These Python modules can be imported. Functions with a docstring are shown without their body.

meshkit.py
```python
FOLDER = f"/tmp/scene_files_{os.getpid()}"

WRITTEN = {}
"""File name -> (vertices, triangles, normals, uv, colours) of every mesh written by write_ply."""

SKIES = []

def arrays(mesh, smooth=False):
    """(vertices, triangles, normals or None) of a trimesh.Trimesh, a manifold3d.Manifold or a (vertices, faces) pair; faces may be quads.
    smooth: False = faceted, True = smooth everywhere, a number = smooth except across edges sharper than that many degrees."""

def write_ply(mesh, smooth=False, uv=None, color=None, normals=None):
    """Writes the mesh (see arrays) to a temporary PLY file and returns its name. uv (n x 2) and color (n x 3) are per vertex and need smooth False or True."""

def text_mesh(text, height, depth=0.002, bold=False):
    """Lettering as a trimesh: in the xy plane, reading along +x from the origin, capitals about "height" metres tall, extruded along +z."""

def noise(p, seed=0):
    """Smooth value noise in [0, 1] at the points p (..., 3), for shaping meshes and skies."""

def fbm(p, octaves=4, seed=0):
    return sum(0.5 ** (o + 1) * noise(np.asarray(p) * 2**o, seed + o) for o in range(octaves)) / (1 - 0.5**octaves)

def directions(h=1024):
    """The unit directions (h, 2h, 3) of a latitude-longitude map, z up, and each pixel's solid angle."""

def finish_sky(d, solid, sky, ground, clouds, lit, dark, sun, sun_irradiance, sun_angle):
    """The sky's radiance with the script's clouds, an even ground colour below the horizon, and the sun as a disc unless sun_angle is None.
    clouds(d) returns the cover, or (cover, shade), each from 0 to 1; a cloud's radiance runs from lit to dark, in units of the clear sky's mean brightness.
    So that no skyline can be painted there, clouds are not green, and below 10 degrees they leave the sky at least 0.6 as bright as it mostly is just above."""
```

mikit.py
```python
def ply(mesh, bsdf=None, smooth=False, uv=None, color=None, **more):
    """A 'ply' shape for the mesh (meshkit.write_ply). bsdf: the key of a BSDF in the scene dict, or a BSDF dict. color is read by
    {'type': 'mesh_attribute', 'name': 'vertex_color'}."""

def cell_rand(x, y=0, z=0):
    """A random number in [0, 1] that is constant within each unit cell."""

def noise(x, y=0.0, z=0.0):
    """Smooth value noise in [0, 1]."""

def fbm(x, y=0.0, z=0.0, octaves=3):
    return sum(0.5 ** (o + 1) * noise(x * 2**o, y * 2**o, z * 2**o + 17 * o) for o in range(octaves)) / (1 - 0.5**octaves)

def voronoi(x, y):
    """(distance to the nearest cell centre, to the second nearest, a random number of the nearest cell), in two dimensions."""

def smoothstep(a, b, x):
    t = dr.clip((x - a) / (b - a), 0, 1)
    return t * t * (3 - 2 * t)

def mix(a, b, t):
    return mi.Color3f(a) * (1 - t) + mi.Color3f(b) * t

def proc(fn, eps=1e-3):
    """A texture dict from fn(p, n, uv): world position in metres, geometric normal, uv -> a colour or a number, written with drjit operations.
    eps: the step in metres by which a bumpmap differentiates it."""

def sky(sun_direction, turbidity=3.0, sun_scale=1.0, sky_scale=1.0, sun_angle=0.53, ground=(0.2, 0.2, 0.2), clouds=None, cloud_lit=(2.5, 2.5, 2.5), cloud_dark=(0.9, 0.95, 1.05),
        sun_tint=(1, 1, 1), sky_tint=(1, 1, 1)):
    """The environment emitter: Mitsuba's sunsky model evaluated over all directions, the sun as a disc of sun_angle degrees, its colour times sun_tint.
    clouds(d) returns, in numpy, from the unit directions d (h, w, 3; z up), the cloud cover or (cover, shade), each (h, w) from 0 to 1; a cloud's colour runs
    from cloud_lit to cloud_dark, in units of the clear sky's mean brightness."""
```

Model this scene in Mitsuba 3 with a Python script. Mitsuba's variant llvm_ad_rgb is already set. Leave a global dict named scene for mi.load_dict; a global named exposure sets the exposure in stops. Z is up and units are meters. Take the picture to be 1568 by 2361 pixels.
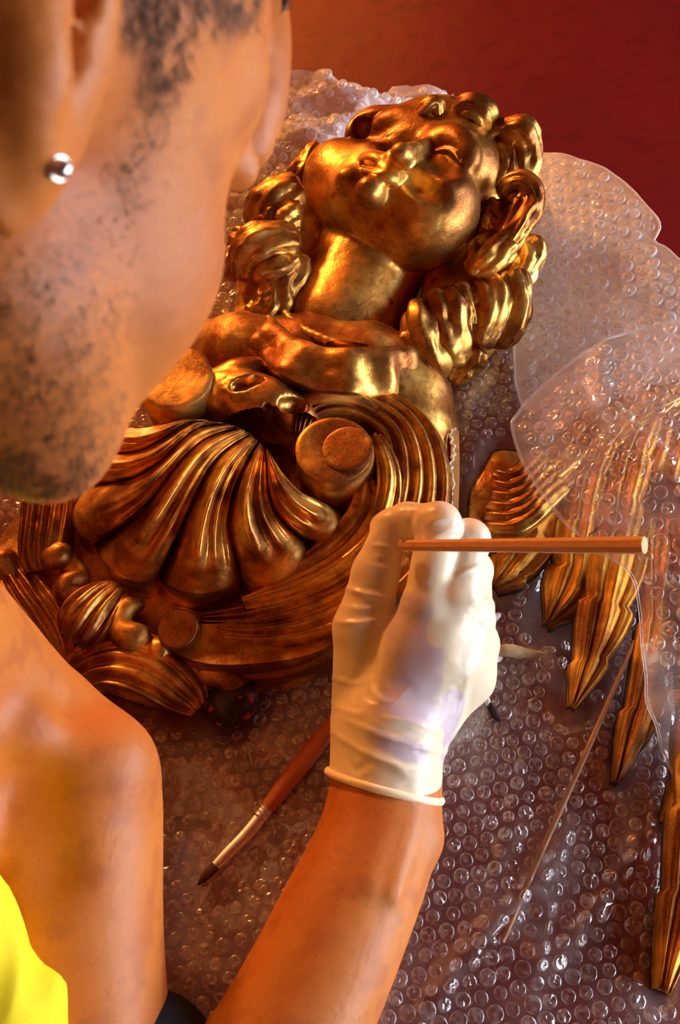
import math, numpy as np, trimesh, mitsuba as mi, drjit as dr, mikit, meshkit
from mikit import proc, noise, fbm, voronoi, smoothstep, mix
from meshkit import noise as nnoise, fbm as nfbm

# ------------------------------------------------------------------ camera, sky, exposure
T = mi.ScalarTransform4f
FPX = 2317.0
CAM = np.array([0.0, 0.0, 0.64])
PITCH = math.radians(60)
FWD = np.array([0, math.cos(PITCH), -math.sin(PITCH)])
UPV = np.array([0, math.sin(PITCH), math.cos(PITCH)])
RGT = np.array([1.0, 0, 0])
scene, labels = {}, {}
exposure = 5.6
scene['camera'] = {'type': 'thinlens', 'fov': math.degrees(2 * math.atan(784 / FPX)), 'fov_axis': 'x',
                   'aperture_radius': 0.0011, 'focus_distance': 0.68, 'near_clip': 0.02,
                   'to_world': T().look_at(origin=CAM.tolist(), target=(CAM + FWD).tolist(), up=UPV.tolist())}

def sky_clouds(d):
    return 0.75 + 0.25 * nfbm(d * 3.0, 3), 0.35 + 0 * d[..., 0]

SKY_GAIN = 1.0
scene['sky'] = mikit.sky((0.35, -0.75, 0.62), turbidity=4.0, sun_scale=0.0, sky_scale=SKY_GAIN, clouds=sky_clouds,
                         cloud_lit=(2.05, 2.2, 2.5), cloud_dark=(1.05, 1.15, 1.35), ground=(0.72, 0.68, 0.62))

# ------------------------------------------------------------------ geometry helpers
def PD(px, py, d):
    """world point seen at a photograph pixel at a camera depth"""
    return CAM + d * (FWD + (px - 784) / FPX * RGT + (1180.5 - py) / FPX * UPV)

def P(px, py, z):
    """world point where a photograph pixel meets the height z above the table"""
    v = FWD + (px - 784) / FPX * RGT + (1180.5 - py) / FPX * UPV
    return CAM + v * ((z - CAM[2]) / v[2])

def depth_of(p):
    return float(np.dot(np.asarray(p) - CAM, FWD))

def spline(pts, n=40, closed=False):
    pts = np.asarray(pts, float)
    if closed:
        pts = np.vstack([pts, pts[:1]])
    d = np.r_[0, np.cumsum(np.linalg.norm(np.diff(pts[:, :3], axis=0), axis=1) + 1e-9)]
    from scipy.interpolate import CubicSpline, PchipInterpolator
    t = np.linspace(0, d[-1], n)
    if len(pts) == 2:
        return np.stack([np.interp(t, d, pts[:, k]) for k in range(pts.shape[1])], 1)
    out = np.stack([CubicSpline(d, pts[:, k], bc_type='periodic' if closed else 'natural')(t) if k < 3 else PchipInterpolator(d, pts[:, k])(t) for k in range(pts.shape[1])], 1)
    return out[:-1] if closed else out

def grid_mesh(V, closed_u=False):
    nu, nv = V.shape[:2]
    i, j = np.meshgrid(np.arange(nu if closed_u else nu - 1), np.arange(nv - 1), indexing='ij')
    a, b = i * nv + j, ((i + 1) % nu) * nv + j
    F = np.stack([a, b, b + 1, a + 1], -1).reshape(-1, 4)
    F = np.vstack([F[:, [0, 1, 2]], F[:, [0, 2, 3]]])
    return trimesh.Trimesh(V.reshape(-1, 3), F, process=False)

def cat(ms):
    return trimesh.util.concatenate([m for m in ms])

def orient(mesh, up=None):
    """flip so that the mean normal agrees with up"""
    up = np.array([0, 0, 1.0]) if up is None else np.asarray(up)
    if (mesh.face_normals * mesh.area_faces[:, None]).sum(0) @ up < 0:
        mesh.invert()
    return mesh

def tube(pts, r, sides=12, n=None, caps=True, flat=1.0, up=None):
    """round (or flattened) tube along a smoothed polyline; r: number or list per point; flat scales it along the binormal"""
    pts = np.asarray(pts, float)
    r = np.broadcast_to(np.asarray(r, float), (len(pts),))
    n = n or max(8, 6 * len(pts))
    q = spline(np.column_stack([pts, r]), n)
    p, rr = q[:, :3], np.maximum(q[:, 3], 1e-5)
    t = np.gradient(p, axis=0); t /= np.linalg.norm(t, axis=1, keepdims=True) + 1e-12
    a = np.array(up if up is not None else (0, 0, 1.0))
    if up is None and abs(t[0] @ a) > 0.9: a = np.array([1.0, 0, 0])
    A = []
    for k in range(n):
        a = a - (a @ t[k]) * t[k]; a /= np.linalg.norm(a) + 1e-12
        A.append(a.copy())
    A = np.array(A); B = np.cross(t, A)
    ang = np.arange(sides) * 2 * np.pi / sides
    V = p[None] + rr[None, :, None] * (np.cos(ang)[:, None, None] * A[None] * flat + np.sin(ang)[:, None, None] * B[None])
    m = grid_mesh(V, True)
    if caps:
        vs, fs = [m.vertices], [m.faces]; base = len(m.vertices)
        for e, s in ((0, 1), (n - 1, -1)):
            vs.append(p[e:e + 1]); idx = np.arange(sides) * n + e
            f = np.stack([idx, np.roll(idx, -1), np.full(sides, base)], 1); base += 1
            fs.append(f if s > 0 else f[:, ::-1])
        m = trimesh.Trimesh(np.vstack(vs), np.vstack(fs), process=False)
    if m.volume < 0: m.invert()
    return m

def sweep(pts, hw, profile, ns=17, n=60, up=(0, 0, 1.0), skirt=0.012, ends=0.0):
    """a carved band: profile(s in -1..1, t in 0..1) -> height in metres above the centre line, half width hw per point; closed by skirts"""
    pts = np.asarray(pts, float)
    q = spline(np.column_stack([pts, np.broadcast_to(np.asarray(hw, float), (len(pts),))]), n)
    p, w = q[:, :3], q[:, 3]
    t = np.gradient(p, axis=0); t /= np.linalg.norm(t, axis=1, keepdims=True) + 1e-12
    up = np.broadcast_to(np.asarray(up, float), p.shape)
    side = np.cross(t, up); side /= np.linalg.norm(side, axis=1, keepdims=True) + 1e-12
    nrm = np.cross(side, t)
    s = np.linspace(-1, 1, ns); tt = np.linspace(0, 1, n)
    S, TT = np.meshgrid(s, tt, indexing='ij')
    Hh = profile(S, TT)
    if ends:
        Hh = Hh * np.clip(np.minimum(TT, 1 - TT) / ends, 0, 1) ** 0.5
    V = p[None] + S[..., None] * (w[:, None] * side)[None] + Hh[..., None] * nrm[None]
    return skirted(V, -nrm * skirt)

def skirted(V, drop):
    """close a height surface V[nu,nv] by dropping its rim along drop (vector, or one per v)"""
    nu, nv = V.shape[:2]
    drop = np.broadcast_to(np.asarray(drop, float), (nv, 3))[None]
    W = np.concatenate([V[:1] + drop, V, V[-1:] + drop], 0)
    d2 = np.broadcast_to(drop[:, :1], (W.shape[0], 1, 3)); d3 = np.broadcast_to(drop[:, -1:], (W.shape[0], 1, 3))
    A = W[:, :1] + d2; B = W[:, -1:] + d3
    A[0] -= d2[0]; A[-1] -= d2[-1]; B[0] -= d3[0]; B[-1] -= d3[-1]
    m = grid_mesh(np.concatenate([A, W, B], 1))
    return orient(m)

def lathe(profile, sides=32):
    """closed lathe about z from [(r, z), ...]"""
    return trimesh.creation.revolve(np.asarray(profile, float), sections=sides)

def frame(z, x=None):
    z = np.asarray(z, float); z = z / np.linalg.norm(z)
    x = np.array([1.0, 0, 0]) if x is None else np.asarray(x, float)
    x = x - (x @ z) * z; x /= np.linalg.norm(x)
    M = np.eye(4); M[:3, 0], M[:3, 1], M[:3, 2] = x, np.cross(z, x), z
    return M

def placed(m, o, z=(0, 0, 1), x=None):
    M = frame(z, x); M[:3, 3] = o
    m = m.copy(); m.apply_transform(M); return m

def roughen(m, amp, scale, seed=0, octaves=3):
    """push the vertices along their normals by noise"""
    m = m.copy(); n = np.array(m.vertex_normals)
    m.vertices = m.vertices + n * (amp * (nfbm(np.asarray(m.vertices) * scale + 31.7 * seed, octaves, seed)[:, None] * 2 - 1))
    return m

def taubin(m, n, lam=0.5):
    from scipy.sparse import coo_matrix, diags
    f = np.array(m.faces); e = np.vstack([f[:, [0, 1]], f[:, [1, 2]], f[:, [2, 0]]]); e = np.vstack([e, e[:, ::-1]])
    A = coo_matrix((np.ones(len(e)), (e[:, 0], e[:, 1])), shape=(len(m.vertices),) * 2).tocsr(); A.data[:] = 1
    W = diags(1 / np.maximum(np.asarray(A.sum(1)).ravel(), 1)) @ A
    v = np.array(m.vertices)
    for _ in range(n):
        v = v + lam * (W @ v - v); v = v - (lam + .03) * (W @ v - v)
    m.vertices = v
    return m

# ------------------------------------------------------------------ signed-distance sculpting
class Clay:
    def __init__(self, lo, hi, h):
        self.lo, self.h = np.asarray(lo, float), h
        self.n = np.ceil((np.asarray(hi) - self.lo) / h).astype(int) + 1
        self.g = np.full(self.n, 0.06, np.float32)

    def put(self, fn, lo, hi, k=0.004, cut=False):
        m = k + 3 * self.h
        a = np.clip(np.floor((np.asarray(lo) - m - self.lo) / self.h).astype(int), 0, self.n)
        b = np.clip(np.ceil((np.asarray(hi) + m - self.lo) / self.h).astype(int) + 1, 0, self.n)
        if np.any(b <= a): return
        ax = [(self.lo[i] + self.h * np.arange(a[i], b[i])).astype(np.float32) for i in range(3)]
        X, Y, Z = ax[0][:, None, None], ax[1][None, :, None], ax[2][None, None, :]
        d = fn(X, Y, Z).astype(np.float32)
        v = self.g[a[0]:b[0], a[1]:b[1], a[2]:b[2]]
        if cut:
            hh = np.maximum(k - np.abs(-d - v), 0) / k
            v[...] = np.maximum(-d, v) + hh * hh * k * 0.25
        else:
            hh = np.maximum(k - np.abs(d - v), 0) / k
            v[...] = np.minimum(d, v) - hh * hh * k * 0.25

    def cone(self, a, b, r1, r2=None, k=0.004, cut=False):
        a, b = np.asarray(a, float), np.asarray(b, float); r2 = r1 if r2 is None else r2
        ba = b - a; L = max(ba @ ba, 1e-12)
        def fn(X, Y, Z):
            t = np.clip(((X - a[0]) * ba[0] + (Y - a[1]) * ba[1] + (Z - a[2]) * ba[2]) / L, 0, 1)
            return np.sqrt((X - a[0] - t * ba[0]) ** 2 + (Y - a[1] - t * ba[1]) ** 2 + (Z - a[2] - t * ba[2]) ** 2) - (r1 + (r2 - r1) * t)
        r = max(r1, r2)
        self.put(fn, np.minimum(a, b) - r, np.maximum(a, b) + r, k, cut)

    def chain(self, pts, rs, k=0.004, cut=False, n=0):
        pts = np.asarray(pts, float); rs = np.broadcast_to(np.asarray(rs, float), (len(pts),))
        if n:
            q = spline(np.column_stack([pts, rs]), n); pts, rs = q[:, :3], np.maximum(q[:, 3], 0.0003)
        for i in range(len(pts) - 1):
            self.cone(pts[i], pts[i + 1], rs[i], rs[i + 1], k, cut)

    def ball(self, c, r, k=0.004, cut=False):
        self.cone(c, c, r, r, k, cut)

    def ell(self, c, r, axes=None, k=0.004, cut=False):
        c = np.asarray(c, float); r = np.asarray(r, float); A = np.eye(3) if axes is None else np.asarray(axes, float)
        def fn(X, Y, Z):
            x, y, z = X - c[0], Y - c[1], Z - c[2]
            q = [A[i, 0] * x + A[i, 1] * y + A[i, 2] * z for i in range(3)]
            k0 = np.sqrt(sum((q[i] / r[i]) ** 2 for i in range(3))); k1 = np.sqrt(sum((q[i] / r[i] ** 2) ** 2 for i in range(3)))
            return k0 * (k0 - 1) / np.maximum(k1, 1e-6)
        e = np.sqrt(((A * r[:, None]) ** 2).sum(0))
        self.put(fn, c - e, c + e, k, cut)

    def mesh(self, smooth=4, level=0.0, lam=0.5):
        g = self.g - level; s = g < 0
        n = np.array(g.shape)
        c = np.zeros(n - 1, np.uint8)
        sl = lambda o: tuple(slice(o[i], n[i] - 1 + o[i]) for i in range(3))
        corners = [(i, j, k) for i in (0, 1) for j in (0, 1) for k in (0, 1)]
        for o in corners: c += s[sl(o)]
        act = np.argwhere((c > 0) & (c < 8)); idx = np.full(n - 1, -1, np.int64); idx[tuple(act.T)] = np.arange(len(act))
        acc, cnt = np.zeros((len(act), 3)), np.zeros(len(act))
        for o in corners:
            for a in range(3):
                if o[a]: continue
                o2 = list(o); o2[a] = 1
                p1, p2 = act + o, act + o2
                v1, v2 = g[tuple(p1.T)], g[tuple(p2.T)]
                m = (v1 < 0) != (v2 < 0)
                t = np.where(m, v1 / np.where(m, v1 - v2, 1), 0)
                pt = np.array(o, float)[None] + t[:, None] * (np.array(o2) - np.array(o))[None]
                acc += pt * m[:, None]; cnt += m
        V = self.lo + self.h * (act + acc / cnt[:, None])
        F = []
        for a in range(3):
            b, d = (a + 1) % 3, (a + 2) % 3
            s1 = [slice(None)] * 3; s2 = [slice(None)] * 3; s1[a] = slice(0, -1); s2[a] = slice(1, None)
            e = np.argwhere(s[tuple(s1)] != s[tuple(s2)])
            e = e[(e[:, b] > 0) & (e[:, d] > 0) & (e[:, b] < n[b] - 1) & (e[:, d] < n[d] - 1)]
            ub, ud = np.eye(3, dtype=int)[b], np.eye(3, dtype=int)[d]
            q = np.stack([idx[tuple((e - x).T)] for x in (ub + ud, ud, 0 * ub, ub)], 1)
            ins = s[tuple(e.T)]
            q = np.where(ins[:, None], q, q[:, ::-1]); F.append(q)
        F = np.vstack(F); F = F[(F >= 0).all(1)]
        m = trimesh.Trimesh(V, np.vstack([F[:, [0, 1, 2]], F[:, [0, 2, 3]]]), process=False)
        m.remove_unreferenced_vertices()
        if smooth: taubin(m, smooth, lam)
        return m

# ------------------------------------------------------------------ scene helpers
_names = {}
def key_for(name):
    k = _names.get(name, 0); _names[name] = k + 1
    return name if k == 0 else f'{name}_{k:03d}'

def thing(name, label, cat, group=None):
    k = key_for(name); labels[k] = {'label': label, 'category': cat}
    if group: labels[k]['group'] = group
    return k

def part(parent, name, mesh, bsdf, smooth=True, label=None, kind=None, uv=None, to_world=None):
    k = key_for(f'{parent}__{name}')
    if parent.startswith(('gilded_', 'bubble_wrap')) and not isinstance(mesh, dict):     # nothing sinks into the table top
        mesh = mesh.copy(); v_ = np.array(mesh.vertices); v_[:, 2] = np.maximum(v_[:, 2], 0.0012); mesh.vertices = v_
    scene[k] = mikit.ply(mesh, bsdf, smooth, uv=uv) if not isinstance(mesh, dict) else dict(mesh)
    if to_world is not None: scene[k]['to_world'] = to_world
    d = {}
    if label: d['label'] = label
    if kind: d['kind'] = kind
    if d: labels[k] = d
    return k

def struct(name, mesh, bsdf, smooth=False, label=None):
    scene[name] = mikit.ply(mesh, bsdf, smooth); labels[name] = {'kind': 'structure', 'label': label or name.replace('_', ' ')}
    return name

def rgb(*c): return {'type': 'rgb', 'value': list(c)}
def srgb(r, g, b):
    f = lambda x: (x / 255 / 12.92) if x / 255 < 0.04045 else ((x / 255 + 0.055) / 1.055) ** 2.4
    return [f(r), f(g), f(b)]
def C3(r, g, b): return mi.Color3f(*[float(x) for x in srgb(r, g, b)])
def two(b): return {'type': 'twosided', 'bsdf': b}
def box(lo, hi):
    m = trimesh.creation.box(extents=np.asarray(hi, float) - np.asarray(lo, float)); m.apply_translation((np.asarray(hi, float) + np.asarray(lo, float)) / 2); return m
# ------------------------------------------------------------------ materials
def m_plaster(base):
    return two({'type': 'principled', 'base_color': proc(lambda p, n, uv: mi.Color3f(*base) * (0.8 + 0.4 * noise(p.x * 3, p.y * 3, p.z * 3))), 'roughness': 0.8})
scene['m_ochre_wall'] = m_plaster(srgb(112, 48, 24))
scene['m_far_wall'] = m_plaster(srgb(240, 165, 85))
scene['m_dark_wall'] = m_plaster(srgb(70, 18, 14))
scene['m_ceiling'] = m_plaster(srgb(104, 66, 42))
scene['m_floor'] = two({'type': 'principled', 'base_color': proc(lambda p, n, uv: mix((0.12, 0.035, 0.015), (0.2, 0.07, 0.03), fbm(p.x * 6, p.y * 1.2))), 'roughness': 0.45})
scene['m_window_frame'] = two({'type': 'principled', 'base_color': rgb(*srgb(225, 215, 200)), 'roughness': 0.5})
scene['m_pane'] = {'type': 'thindielectric'}

def table_colour(p, n, uv):
    base = mix(srgb(104, 17, 22), srgb(124, 27, 24), fbm(p.x * 5, p.y * 5, 0.0, 2))
    st = fbm(p.x * 40 + p.y * 26, p.y * 90 - p.x * 60, 0.0, 2)
    base = mix(base, srgb(86, 14, 14), smoothstep(0.60, 0.80, st) * 0.35)
    return base
scene['m_table'] = {'type': 'bumpmap', 'scale': 1.0, 'arbitrary': proc(lambda p, n, uv: 0.00045 * fbm(p.x * 60, p.y * 60, 0.0, 2), 1e-3),
                    'bsdf': {'type': 'principled', 'base_color': proc(table_colour), 'specular': 1.0,
                             'roughness': 0.27, 'clearcoat': 0.8, 'clearcoat_gloss': 0.75}}

# ------------------------------------------------------------------ the room
X0, X1, Y0, Y1, ZF, ZC = -1.9, 1.25, -1.7, 2.3, -0.76, 2.0
def wall_with_openings(axis, pos, thick, u0, u1, holes):
    """wall at x=pos or y=pos spanning u0..u1, ZF..ZC, with rectangular openings (u0,u1,z0,z1)"""
    from shapely.geometry import box as sbox
    s = sbox(u0, ZF, u1, ZC)
    for h in holes: s = s.difference(sbox(h[0], h[2], h[1], h[3]))
    m = trimesh.creation.extrude_polygon(s, thick, engine='earcut')
    v = np.array(m.vertices); w = np.zeros_like(v)
    if axis == 'x': w[:, 0], w[:, 1], w[:, 2] = pos + v[:, 2], v[:, 0], v[:, 1]
    else: w[:, 0], w[:, 1], w[:, 2] = v[:, 0], pos + v[:, 2], v[:, 1]
    m = trimesh.Trimesh(w, m.faces, process=False)
    if m.volume < 0: m.invert()
    return m
WIN_E = (-0.95, 1.10, -0.20, 0.68)       # the wide window in the right-hand wall: y0, y1, z0, z1
struct('wall_right', wall_with_openings('x', X1, 0.2, Y0, Y1, [WIN_E]), 'm_ochre_wall', label='ochre wall with a wide window')
struct('wall_far', wall_with_openings('y', Y1, 0.2, X0 - 0.2, X1 + 0.2, []), 'm_far_wall', label='far ochre wall')
struct('wall_left', box((X0 - 0.2, Y0, ZF), (X0, Y1, ZC)), 'm_ochre_wall', label='left ochre wall')
struct('wall_near', box((X0 - 0.2, Y0 - 0.2, ZF), (X1 + 0.2, Y0, ZC)), 'm_ochre_wall', label='near ochre wall')
struct('floor', box((X0 - 0.2, Y0 - 0.2, ZF - 0.1), (X1 + 0.2, Y1 + 0.2, ZF)), 'm_floor', label='dark red brown floor')
struct('ceiling', box((X0 - 0.2, Y0 - 0.2, ZC), (X1 + 0.2, Y1 + 0.2, ZC + 0.1)), 'm_ceiling', label='pale ceiling')
def window_frame(axis, pos, o, bars):
    ms, t = [], 0.05
    def bar(u0, u1, z0, z1):
        ms.append(box((pos, u0, z0), (pos + 0.06, u1, z1)) if axis == 'x' else box((u0, pos, z0), (u1, pos + 0.06, z1)))
    bar(o[0], o[1], o[2], o[2] + t); bar(o[0], o[1], o[3] - t, o[3]); bar(o[0], o[0] + t, o[2], o[3]); bar(o[1] - t, o[1], o[2], o[3])
    for b in bars: bar(b - 0.02, b + 0.02, o[2], o[3])
    return cat(ms)
struct('window_1', window_frame('x', X1 + 0.07, WIN_E, [-0.27, 0.42]), 'm_window_frame', label='wide window frame on the right')
struct('trim_1', box((0.24, Y1 - 0.05, ZF), (0.37, Y1, ZC)), 'm_ceiling', label='pale pilaster on the far wall')
w_ = thing('wardrobe', 'tall dark red wardrobe against the far wall, right of the pale pilaster', 'wardrobe')
part(w_, 'carcass', box((0.45, Y1 - 0.42, ZF), (X1 - 0.02, Y1 - 0.01, 1.75)), 'm_dark_wall', False)
for k_ in (0, 1):
    d_ = part(w_, 'door', box((0.47 + k_ * 0.38, Y1 - 0.44, ZF + 0.1), (0.835 + k_ * 0.38, Y1 - 0.42, 1.72)), 'm_dark_wall', False)

# ------------------------------------------------------------------ work table
TB = (-0.95, 0.95, 0.03, 1.45)
t = thing('work_table', 'glossy dark red worktable under the bubble wrap, scratched and stained', 'table')
top = box((TB[0], TB[2], -0.035), (TB[1], TB[3], 0.0))
part(t, 'tabletop', top, 'm_table', False)
for sx in (TB[0] + 0.06, TB[1] - 0.06):
    for sy in (TB[2] + 0.06, TB[3] - 0.06):
        part(t, 'leg', box((sx - 0.03, sy - 0.03, ZF), (sx + 0.03, sy + 0.03, -0.035)), 'm_table', False)

# ------------------------------------------------------------------ warm hanging lamp, far left of the table
LAMP = (-0.85, 1.90, 0.90)
LAMP_W = 80.0
lp = thing('pendant_lamp', 'warm glowing globe lamp hanging from the ceiling in front of the far ochre wall', 'lamp')
part(lp, 'globe', placed(trimesh.creation.icosphere(subdivisions=3, radius=.10), LAMP), 'm_pane', True)
scene['pendant_lamp__globe']['bsdf'] = {'type': 'diffuse', 'reflectance': rgb(.8, .7, .5)}
scene['pendant_lamp__globe']['emitter'] = {'type': 'area', 'radiance': rgb(1.0 * LAMP_W * .05, .50 * LAMP_W * .05, .16 * LAMP_W * .05)}
part(lp, 'cord', tube([(LAMP[0], LAMP[1], LAMP[2] + .09), (LAMP[0], LAMP[1], ZC)], .004, 8, 8), 'm_window_frame', True)
part(lp, 'cap', placed(lathe([(0, 0), (.045, 0), (.035, .04), (.008, .06), (0, .06)], 24), (LAMP[0], LAMP[1], LAMP[2] + .085)), 'm_window_frame', 30)
# ------------------------------------------------------------------ bubble wrap
def film(milk, rough=0.12, col=(0.93, 0.89, 0.87), through=0.9):
    return {'type': 'blendbsdf', 'weight': milk if isinstance(milk, dict) else {'type': 'uniform', 'value': milk},
            'a': {'type': 'thindielectric', 'int_ior': 1.75},
            'b': {'type': 'principledthin', 'base_color': rgb(*col), 'roughness': rough, 'diff_trans': through, 'eta': 1.5, 'spec_trans': 0.0}}
def film_weight(lo, hi, s, far=0.0, y0=0.56, y1=0.74):
    def w(p, n, uv):
        a = mi.Float(lo) + (hi - lo) * smoothstep(0.35, 0.7, fbm(p.x * s, p.y * s, p.z * s, 2))
        if far: a = a + far * smoothstep(y0, y1, p.y)                     # folded double, creased white
        c = 1 - smoothstep(0.0, 0.022, dr.abs(fbm(p.x * 240, p.y * 240, p.z * 240, 2) - 0.5))        # hair-fine creases catch the light
        return dr.minimum(a + 0.30 * c * (0.25 + hi), 0.95)
    return proc(w)
def bubble_weight(lo, hi, far=0.0, y0=0.6, y1=0.7):
    def w(p, n, uv):
        a = lo + (hi - lo) * smoothstep(0.35, 0.75, noise(p.x * 420, p.y * 420, p.z * 420))
        return a + far * smoothstep(y0, y1, p.y) if far else a
    return proc(w)
scene['m_film_base'] = film(film_weight(0.06, 0.22, 45.0, 0.66, 0.60, 0.70), 0.15, through=0.7)
scene['m_film_clear'] = film(film_weight(0.08, 0.24, 30.0, 0.22, 0.34, 0.46), 0.1)
scene['m_film_white'] = film(film_weight(0.7, 0.95, 30.0), 0.15, col=(0.96, 0.94, 0.92), through=0.25)
scene['m_bubble'] = film(bubble_weight(0.03, 0.20, 0.45, 0.60, 0.70), 0.1, through=0.7)
scene['m_bubble_clear'] = film(bubble_weight(0.01, 0.10, 0.20, 0.36, 0.48), 0.08)
scene['m_bubble_white'] = film(bubble_weight(0.35, 0.65), 0.1, col=(0.96, 0.94, 0.92), through=0.25)

def bubble_mesh(seed, r=0.0047, h=0.0034, na=20):
    """one dimpled bubble: steep side, slack and creased top"""
    prof = [(1.0, 0.0), (1.0, 0.35), (0.95, 0.70), (0.82, 0.94), (0.58, 1.0), (0.3, 1.0), (0.0, 0.97)]
    rng = np.random.default_rng(seed)
    ang = np.arange(na) * 2 * np.pi / na
    V = []
    for k, (a, b) in enumerate(prof):
        x, y = r * a * np.cos(ang), r * a * np.sin(ang)
        z = np.full(na, h * b)
        if k >= 2:
            q = np.stack([x * 620 + 9.1 * seed, y * 620, np.full(na, seed * 1.7)], -1)
            z = z - h * 0.75 * np.maximum(nfbm(q, 2, seed) - 0.42, 0) * (1.6 if k > 2 else 0.7)
        V.append(np.stack([x, y, z], -1))
    V = np.array(V).transpose(1, 0, 2)
    return grid_mesh(V, True)
BUBBLES = [orient(bubble_mesh(s)) for s in range(10)]
BUBBLE_PLY = {}

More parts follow.
